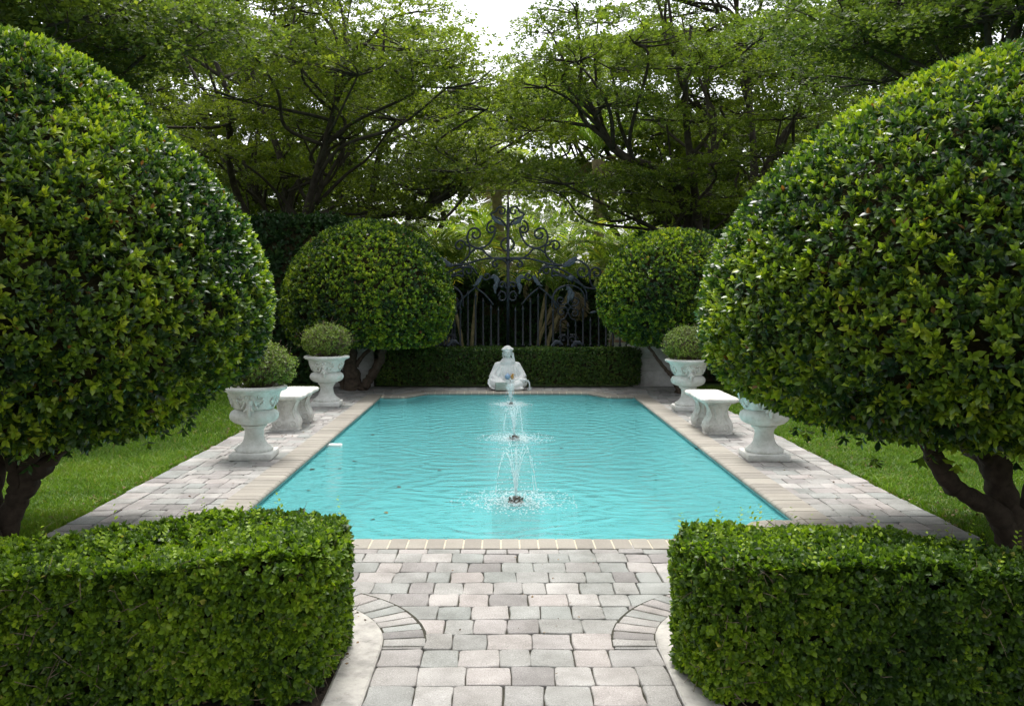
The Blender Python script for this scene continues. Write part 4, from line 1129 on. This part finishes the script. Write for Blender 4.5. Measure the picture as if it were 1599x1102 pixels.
def bar(px, top):
    m = MB(); x, _, z1 = G(px, top); z0 = .30
    lathe(m, [(.015, z0), (.015, .565), (.022, .572), (.028, .585), (.022, .600), (.015, .61), (.0145, z1 - .06), (.017, z1 - .03), (.024, z1 - .01), (.026, z1), (.012, z1 + .012), (.008, z1 + .05)], 8, c=(x, 0))
    m.build('bar', M['iron'], gate)
for px, tp in [(694, 505), (706.5, 505), (718.8, 482), (730.7, 458), (742.6, 462), (754.4, 470), (766.7, 480), (778.2, 484), (804.8, 484), (816.5, 482), (828.2, 471), (840.2, 463), (852.2, 460), (863.6, 485), (910.3, 485), (875, 508), (887, 508), (899, 508), (710, 508), (698, 508), (686, 508), (922, 500), (935, 478), (946, 470), (957, 470), (968, 472), (979, 476), (674, 490), (662, 478), (650, 472), (638, 472)]: bar(px, tp)
m = MB(); q0, q1 = G(606, 556), G(988, 556)
box(m, q0[0], q1[0], -.012, .012, .22, .26); box(m, q0[0], q1[0], -.012, .012, .515, .535); m.build('bottom_rail', M['iron'], gate, smooth=False)
def acanthus(pts, wd, name='acanthus_leaf'):
    """a cast leaf: ribbed blade with lobed edges along a curve"""
    m = MB(); p = smooth_path([G(x, y, -.02) for x, y in pts], 5); n = len(p); t = unit(np.gradient(p, axis=0)); sd = np.stack([-t[:, 2], 0 * t[:, 0], t[:, 0]], -1)
    s = np.linspace(0, 1, n); w_ = wd * (np.sin(np.clip(s * 1.05 + .12, 0, 1) * math.pi) ** .7) * (.62 + .5 * np.abs(np.sin(s * math.pi * 4.5)))
    rows = []
    for k, dz in ((-1, .012), (-.5, -.012), (0, .004), (.5, -.012), (1, .012)): rows.append(p + sd * (w_ * k)[:, None] + A([0, dz, 0]))
    v = np.stack(rows, 1).reshape(-1, 3)
    f = [(i * 5 + j, i * 5 + j + 1, i * 5 + j + 6, i * 5 + j + 5) for i in range(n - 1) for j in range(4)]
    b = v + A([0, .012, 0]); N_ = len(v); f += [tuple(N_ + x for x in q[::-1]) for q in f]
    m.add(np.vstack([v, b]), f); m.build(name, M['iron_leaf'], gate)
for pts, wd in [([(768, 337), (775, 345), (784, 350), (790, 356)], .035), ([(686, 402), (694, 408), (704, 414), (716, 415)], .04), ([(752, 430), (748, 438), (742, 445), (732, 448)], .036),
                ([(766, 434), (773, 432), (776, 440), (773, 450), (774, 458), (778, 464)], .042), ([(900, 401), (894, 409), (884, 415), (873, 417)], .04)]:
    acanthus(pts, wd); acanthus(mir(pts), wd)
for pts, wd in [([(884, 449), (890, 452), (889, 462), (887, 472), (888, 479)], .04), ([(896, 456), (893, 464), (888, 472)], .032), ([(861, 542), (868, 534), (876, 536), (883, 543)], .035), ([(892, 543), (899, 535), (907, 536), (914, 542)], .035),
                ([(698, 542), (706, 533), (714, 535), (722, 541)], .035), ([(681, 541), (686, 535), (692, 541)], .03), ([(921, 489), (928, 487), (934, 486)], .02)]: acanthus(pts, wd)
m = MB(); ball(m, G(891, 434, -.02), (.05, .03, .05), 8); m.build('rosette', M['iron_leaf'], gate)

# white garden wall and overhead wire beyond the gate
root = empty('garden_wall', (3.6, 21.0, 0)); tag(root, 'white garden wall glimpsed behind the gate bars at the right', 'wall')
m = MB(); box(m, -1.15, 1.8, -.15, .15, 0, .62); m.build('wall', M['wall_white'], root, smooth=False)
m = MB(); box(m, -1.17, 1.8, -.17, .17, .30, .36); m.build('band', M['pink_band'], root, smooth=False)
m = MB(); a_, b_ = W(560, 290, 16.5), W(1020, 302, 16.5); tube(m, smooth_path([a_, W(700, 297, 16.5), W(850, 298.5, 16.5), b_], 5), .0075, 5); tag(m.build('overhead_wire', M['wire']), 'thin dark wire stretched above the iron gate', 'wire')

# ------------------------------------------------------------------ large layered trees
def gap_ok(P, rad):
    """keep the open piece of sky above the middle of the garden free of branches"""
    ang_x = P[0] / P[1]; ang_z = (P[2] - H) / P[1]; ra = rad / P[1]
    if ang_z < .245: return True
    t = (ang_z - .245) / .08
    lo, hi = -.022 - .042 * min(t, 1.4), -.018 + .045 * min(t, 1.2)
    return ang_x + ra * .85 < lo or ang_x - ra * .85 > hi
def big_tree(name, root_xy, fork_z, pads, n_leaf, size, mat, bark, seed, label, group, trunk_r=.17, base_var=.45, lean=(0, 0), nlimb=8, shoot_m=4, subtw=7):
    r = np.random.default_rng(seed); root = empty(name, (root_xy[0], root_xy[1], -.03)); o = A(root.location)
    tag(root, label, 'tree', group)
    pads = A(pads, float); pos = pads[:, :3] - o; rad = pads[:, 3]
    leaf = MB(); wood = MB()
    for p, R in zip(pos, rad):
        n = int(n_leaf * (R / 1.2) ** 2); a = r.random(n) * 6.283; q = np.sqrt(r.random(n)); lob = 1 + .22 * np.sin(a * 3 + r.random() * 6) + .12 * np.sin(a * 7 + r.random() * 6)
        x, y = q * np.cos(a) * R * lob, q * np.sin(a) * R * lob * .9
        P = np.stack([x, y, 0 * x], -1)
        z = R * .20 * (1 - q ** 2) + R * .10 * vnoise(P + p, 2.6, seed) + R * .06 * vnoise(P + p, 7, seed + 1) - np.abs(r.normal(size=n)) * R * .11
        keep = vnoise(P * A([1, 1, 0]) + p, 4.2, seed + 5) > -.75 - .5 * r.random(n)
        P[:, 2] = z; P = (P + p)[keep]
        N = np.tile(A([0, 0, 1.0]), (len(P), 1)) + rnd(len(P), r) * .5
        shoots(leaf, P, unit(N), shoot_m, size, r, 'wide', up=.3, spread=(45, 95), vcl=base_var + .08 * r.normal() + .09 * vnoise(P, 3.0, seed + 2), vs=.13)
        for k in range(subtw):
            aa = r.random() * 6.283; e = p + A([math.cos(aa) * R * .8, math.sin(aa) * R * .8, R * .08])
            mid = p + A([math.cos(aa + .3) * R * .4, math.sin(aa + .3) * R * .4, -R * .02])
            tube(wood, smooth_path([p + A([0, 0, -.08]), mid, e], 3), np.linspace(.016, .005, 7) * (R / 1.2), 4, cap=False)
    # limbs: cluster pads, one main limb per cluster, side limbs to each pad
    fork = A([lean[0], lean[1], fork_z])
    c = pos[r.choice(len(pos), min(nlimb, len(pos)), replace=False)]
    for _ in range(6):
        idx = np.argmin(((pos[:, None] - c[None]) ** 2).sum(-1), 1); c = A([pos[idx == k].mean(0) if (idx == k).any() else c[k] for k in range(len(c))])
    tube(wood, smooth_path([(0, 0, 0), fork * .5 + A([.05, 0, 0]), fork + A([0, 0, .1])], 5), np.linspace(trunk_r * 1.25, trunk_r * .9, 11), 12)
    for k in range(len(c)):
        s0 = fork * (.55 + .45 * r.random()); e = c[k] + A([0, 0, -.25]); v = e - s0
        m1 = s0 + v * .35 + A([0, 0, .12 * np.linalg.norm(v[:2])]) + r.normal(size=3) * .30; m2 = s0 + v * .7 + r.normal(size=3) * .30
        main = smooth_path([s0, m1, m2, e], 6); tube(wood, main, np.linspace(trunk_r * .55, trunk_r * .16, len(main)), 8)
        for j in np.where(idx == k)[0]:
            st = main[int(len(main) * (.45 + .4 * r.random()))]; e2 = pos[j] + A([0, 0, -.06]); v2 = e2 - st
            tube(wood, smooth_path([st, st + v2 * .3 + r.normal(size=3) * .16, st + v2 * .65 + r.normal(size=3) * .16, e2], 5), np.linspace(trunk_r * .22, .016, 16), 6)
    leaf.build('crown', M[mat], root); wood.build('trunk', M[bark], root)
    return root
def pads_in(seed, n, X, Y, Z, R, extra=(), rej=None):
    r = np.random.default_rng(seed); out_ = [list(e) for e in extra]
    tries = 0
    while len(out_) < n and tries < 6000:
        tries += 1
        p = [X[0] + (X[1] - X[0]) * r.random(), Y[0] + (Y[1] - Y[0]) * r.random(), Z[0] + (Z[1] - Z[0]) * r.random()]; R_ = R[0] + (R[1] - R[0]) * r.random()
        if not gap_ok(p, R_): continue
        if rej is not None and rej(p, R_): continue
        if min([abs(p[2] - q[2]) * 2.2 + math.hypot(p[0] - q[0], p[1] - q[1]) for q in out_] or [9]) < .85: continue
        out_.append(p + [R_])
    return out_
def pad(px, py, d, R): q = W(px, py, d); return [q[0], q[1], q[2], R]
def rej_palms(p, R):    # leave the palms over the gate in view
    ax, az = p[0] / p[1], (p[2] - H) / p[1]; ra = R / p[1]
    return az < .125 and ax + ra > -.055 and ax - ra < .10
ex_l = [pad(640, 70, 14.5, 1.2), pad(560, 110, 14.2, 1.3), pad(470, 90, 14.5, 1.3), pad(700, 130, 15, 1.2), pad(760, 165, 15.5, 1.0), pad(600, 40, 15, 1.1), pad(380, 60, 14, 1.3), pad(690, 100, 15, .9), pad(620, 180, 16, 1.2), pad(540, 210, 16.5, 1.3), pad(700, 230, 16.5, 1.2),
        pad(790, 215, 17, .9), pad(460, 180, 16.5, 1.3), pad(650, 290, 16.2, 1.1), pad(590, 320, 16.2, 1.0), pad(720, 275, 16.8, .9), pad(640, 335, 16, .9), pad(380, 150, 15, 1.2), pad(340, 230, 16, 1.2), pad(655, 12, 15.5, .8)]
pl = pads_in(1, 74, (-7.2, .6), (15.2, 20.5), (3.1, 8.4), (.9, 1.5), ex_l, rej_palms)
pl += pads_in(5, 4, (-7.5, -.4), (18.5, 21.5), (8.2, 10.0), (1.2, 1.7))  # few high pads, added to darken the inside of this crown
big_tree('shade_tree', (-4.1, 17.4), 1.5, pl, 640, .062, 'tree_leaf', 'dark_bark', 71, 'big spreading shade tree with layered foliage and several trunks behind the left ivy wall', 'layered shade trees', trunk_r=.17, base_var=.46)
ex_r = [pad(1110, 250, 15.6, .85), pad(1190, 240, 15.8, .85), pad(1060, 275, 16.2, .9), pad(900, 90, 15, 1.2), pad(990, 60, 15, 1.3), pad(850, 130, 15.5, 1.0), pad(1080, 100, 15, 1.2), pad(940, 160, 15.5, 1.2), pad(1040, 180, 16, 1.2), pad(860, 45, 15.5, .8), pad(900, 15, 15.2, 1.0),
        pad(1180, 60, 14.5, 1.3), pad(1260, 120, 15, 1.2), pad(1010, 270, 16.8, 1.1), pad(930, 285, 16.8, 1.1), pad(880, 300, 17, .9), pad(980, 325, 16.4, 1.0), pad(1050, 310, 16.6, 1.0), pad(1220, 180, 16, 1.2), pad(835, 180, 16.5, .8), pad(1140, 330, 17, .9)]
def rej_r(p, R):
    ax, az = p[0] / p[1], (p[2] - H) / p[1]; ra = R / p[1]
    return rej_palms(p, R) or (.135 < az < .19 and ax - ra < .115)
pr = pads_in(2, 74, (.4, 8.2), (15.2, 20.5), (3.2, 8.4), (.9, 1.45), ex_r, rej_r)
pr += pads_in(6, 4, (.9, 8.4), (18.5, 21.5), (8.2, 10.0), (1.2, 1.7))  # high pads added here too, to darken the crown's inside
big_tree('shade_tree', (4.5, 17.6), 1.7, pr, 640, .062, 'tree_leaf_right', 'far_bark', 72, 'big spreading shade tree with a leaning trunk and layered foliage behind the right ivy wall', 'layered shade trees', trunk_r=.19, base_var=.48, lean=(-.7, -.2))
p3 = pads_in(3, 46, (-9.5, -5.0), (8.0, 13.5), (4.1, 7.0), (1.0, 1.5), [pad(60, 60, 9.5, 1.2), pad(180, 70, 10.5, 1.2), pad(250, 60, 11, 1.2), pad(120, 20, 9.5, 1.2), pad(300, 30, 11.5, 1.2)])
p3 += pads_in(7, 26, (-10, -5.6), (8, 14), (7.6, 9.8), (1.3, 1.8))  # upper pads out of view, added to block light from the crown below
big_tree('shade_tree', (-8.4, 11.2), 2.0, p3, 850, .062, 'tree_leaf', 'dark_bark', 73, 'shade tree overhanging the left lawn above the large dome tree, shade put into its leaf colour', 'layered shade trees', trunk_r=.2, base_var=.20)  # low base_var paints canopy shade into the leaves
p4 = pads_in(4, 46, (5.0, 9.8), (8.0, 13.8), (4.2, 7.0), (1.0, 1.5), [pad(1350, 60, 11, 1.2), pad(1450, 40, 10.5, 1.2), pad(1550, 20, 10, 1.2), pad(1290, 40, 11.5, 1.2)])
p4 += pads_in(8, 26, (5.6, 10), (8, 14), (7.6, 9.8), (1.3, 1.8))  # unseen upper storey, added to keep light off the lower pads
big_tree('shade_tree', (7.0, 12.6), 2.0, p4, 850, .062, 'tree_leaf_right', 'dark_bark', 74, 'shade tree overhanging the right lawn above the large dome tree, shade put into its leaf colour', 'layered shade trees', trunk_r=.2, base_var=.20)  # leaves coloured darker in place of shade, as on the left
added_pads = pads_in(9, 42, (-2.6, 2.6), (-3.5, 5.0), (5.2, 6.8), (.9, 1.3))  # unseen canopy behind the viewer, added to shade the front paving
big_tree('shade_tree', (-2.6, -3.6), 2.2, added_pads, 560, .085, 'tree_leaf', 'dark_bark', 75, 'unseen tree added behind the viewer to shade the front of the walk', 'layered shade trees', trunk_r=.2, base_var=.45)
for i, (x, y, X, Y, Z, n, lab) in enumerate([(-9, 25, (-13, -5), (22, 28), (2.2, 9.5), 40, 'hazy tree far behind the left shade tree, at the left'), (-3.2, 27, (-7, .2), (24, 30), (3.2, 9.0), 40, 'hazy tree far behind the left shade tree, nearest the middle'),
                                             (4.5, 26.5, (1.2, 8), (24, 29), (3.2, 9.5), 40, 'hazy tree far behind the right shade tree, nearest the middle'), (11, 25, (7, 14), (22, 28), (2.2, 9.5), 40, 'hazy tree far behind the right shade tree, at the right')]):
    pb = pads_in(10 + i, n, X, Y, Z, (1.2, 1.9), (), lambda p, R: (p[2] - H) / p[1] < .12 and p[0] / p[1] + R / p[1] > -.07 and p[0] / p[1] - R / p[1] < .13)
    big_tree('background_tree', (x, y), 2.4, pb, 420, .12, 'tree_leaf_right', 'far_bark', 90 + i, lab, 'trees far behind', trunk_r=.2, base_var=.5, subtw=3)

# tree belt closing the far end of the property
r = np.random.default_rng(95); n = 20000
P = np.stack([-26 + 52 * r.random(n), 31 + 5 * r.random(n), 0 * np.ones(n)], -1)
top = 6.2 + .9 * vnoise(P, .6, 6) + .5 * vnoise(P, 1.7, 7); P[:, 2] = top * (1 - r.random(n) ** 1.5 * .95)
P[:, 1] += .9 * vnoise(P * A([1, 0, 1.2]), 1.1, 8)
tb = MB(); N = np.tile(A([0, -.5, .8]), (n, 1)); shoots(tb, P, unit(N + rnd(n, r) * .5), 4, .20, r, 'wide', vcl=.5 + .13 * vnoise(P, 1.3, 9)); tag(tb.build('tree_belt', M['tree_leaf_right']), kind='stuff')

# ------------------------------------------------------------------ palms behind the gate
def frond_mesh(seed, ln, droop, wd, mat, dry=False):
    r = np.random.default_rng(seed); m = MB(); n = 26
    s = np.linspace(0, 1, n); ang = math.radians(78) - droop * s ** 1.4
    st = ln / (n - 1); y = np.concatenate([[0], np.cumsum(np.cos(ang[:-1]) * st)]); z = np.concatenate([[0], np.cumsum(np.sin(ang[:-1]) * st)])
    R_ = np.stack([0 * y, y, z], -1); v0 = .35 + .25 * r.random()
    tube(m, R_, np.linspace(.013, .003, n), 4, var=.6)
    t = unit(np.gradient(R_, axis=0)); up = np.stack([0 * y, -t[:, 2], t[:, 1]], -1)
    k0 = 5
    for side in (-1, 1):
        k = np.linspace(k0, n - 1.01, 24); i = k.astype(int); fr = (k - i)[:, None]; p = R_[i] * (1 - fr) + R_[np.minimum(i + 1, n - 1)] * fr
        q = (k - k0) / (n - k0); L = wd * (.35 + .65 * np.sin((q * .82 + .12) * math.pi)) * (.9 + .2 * r.random(len(k)))
        d = A([side, 0, 0]) * .8 + t[i] * .75 + up[i] * (-.35 if dry else .22) + r.normal(size=(len(k), 3)) * .09; d = unit(d)
        nn = up[i] - A([side, 0, 0]) * .5
        tv = A([(0, 0, 0), (.055, .3, .01), (.048, .65, -.04), (0, 1, -.22), (-.048, .65, -.04), (-.055, .3, .01)])
        scatter(m, tv, A([(0, 1, 2, 5), (5, 2, 3, 4)]), None, p, d, nn, L, np.clip(v0 + r.normal(size=len(k)) * .12 + q * .15, 0, 1))
    return m.mesh('frond', M[mat], smooth=False)
FR = [frond_mesh(i, 1.55 + .2 * (i % 3), 1.6 + .25 * i, .42, 'palm_leaf') for i in range(5)]
FRD = [frond_mesh(20 + i, 1.2, 2.6, .36, 'dry_frond', True) for i in range(2)]
def palm(name, loc, stems, seed, label, nf=7, dry=3, sc=1.0, group=None, skirt=False, cat='palm'):
    r = np.random.default_rng(seed); root = empty(name, loc); tag(root, label, cat, group)
    for bx, by, tx, ty, tz, rad in stems:
        m = MB(); p = smooth_path([(bx, by, -.05), (bx * .7 + tx * .3, by * .7 + ty * .3, tz * .45), (tx, ty, tz)], 6)
        tube(m, p, rad * (1 + .08 * np.abs(np.sin(np.arange(len(p)) * 1.6))), 8); m.build('stem', M['cane'], root)
        a0 = r.random() * 6.28
        for k in range(nf + dry):
            d = k >= nf; o = bpy.data.objects.new('dry_frond' if d else 'frond', FRD[k % 2] if d else FR[r.integers(5)]); o.parent = root; COL.objects.link(o)
            a = a0 + k * 2.4; o.location = (tx, ty, tz - .03)
            tilt = (r.random() * .5 - (.2 if not d else -.9)); o.rotation_euler = (-abs(tilt) if d else -tilt * .8, r.normal() * .15, a)
            s_ = sc * (.8 + .35 * r.random()); o.scale = (s_, s_, s_)
    return root
G_ = 'palms behind the gate'
palm('cane_palm', (-.75, 16.5, 0), [(0, 0, -.75, .2, 1.35, .032), (.1, .1, -.25, .3, 1.65, .03), (.2, 0, .3, .3, 1.45, .03), (-.1, .05, -1.1, .5, 1.7, .03)], 1, 'clump of cane palms with slanting stems behind the gate, left of its post', 6, 0, .9, G_)
palm('cane_palm', (.75, 16.6, 0), [(0, 0, .55, .2, 1.5, .035), (-.1, .1, .15, .4, 1.7, .03), (-.15, 0, .25, .1, 1.3, .028)], 2, 'clump of cane palms with slanting stems behind the gate, right of its post', 6, 1, .8, G_)
palm('cane_palm', (2.1, 19.8, 0), [(0, 0, .2, 0, 1.75, .05), (.3, .2, .9, .3, 1.9, .045), (-.3, 0, -.6, .2, 1.9, .04)], 3, 'bright palm clump seen above the right half of the gate', 8, 3, 1.05, G_)
palm('cane_palm', (-1.7, 19.9, 0), [(0, 0, .2, 0, 1.8, .05), (.4, .1, .8, .1, 2.0, .05), (-.3, .2, -.5, .2, 1.7, .045)], 4, 'yellowing palm clump seen above the left half of the gate', 8, 3, 1.05, G_)
palm('fan_palm', (.12, 21.0, 0), [(0, 0, -.25, 0, 4.1, .11)], 5, 'slender palm with a dark hanging skirt above the gate post', 9, 5, .85, G_)
palm('fan_palm', (2.6, 23.5, 0), [(0, 0, -.1, 0, 4.9, .13)], 6, 'tall palm whose fronds show against the sky right of the gap', 11, 4, 1.15, G_)
palm('cane_palm', (3.7, 20.5, 0), [(0, 0, -.1, 0, 1.9, .06), (.3, 0, .6, 0, 1.7, .05)], 7, 'pale palm clump beneath the branches of the right shade tree', 8, 3, 1.05, G_)
palm('cane_palm', (.4, 22.0, 0), [(0, 0, -.5, 0, 2.2, .06), (.3, 0, .6, .3, 2.3, .05)], 8, 'palm clump far behind the gate post', 9, 3, 1.15, G_)
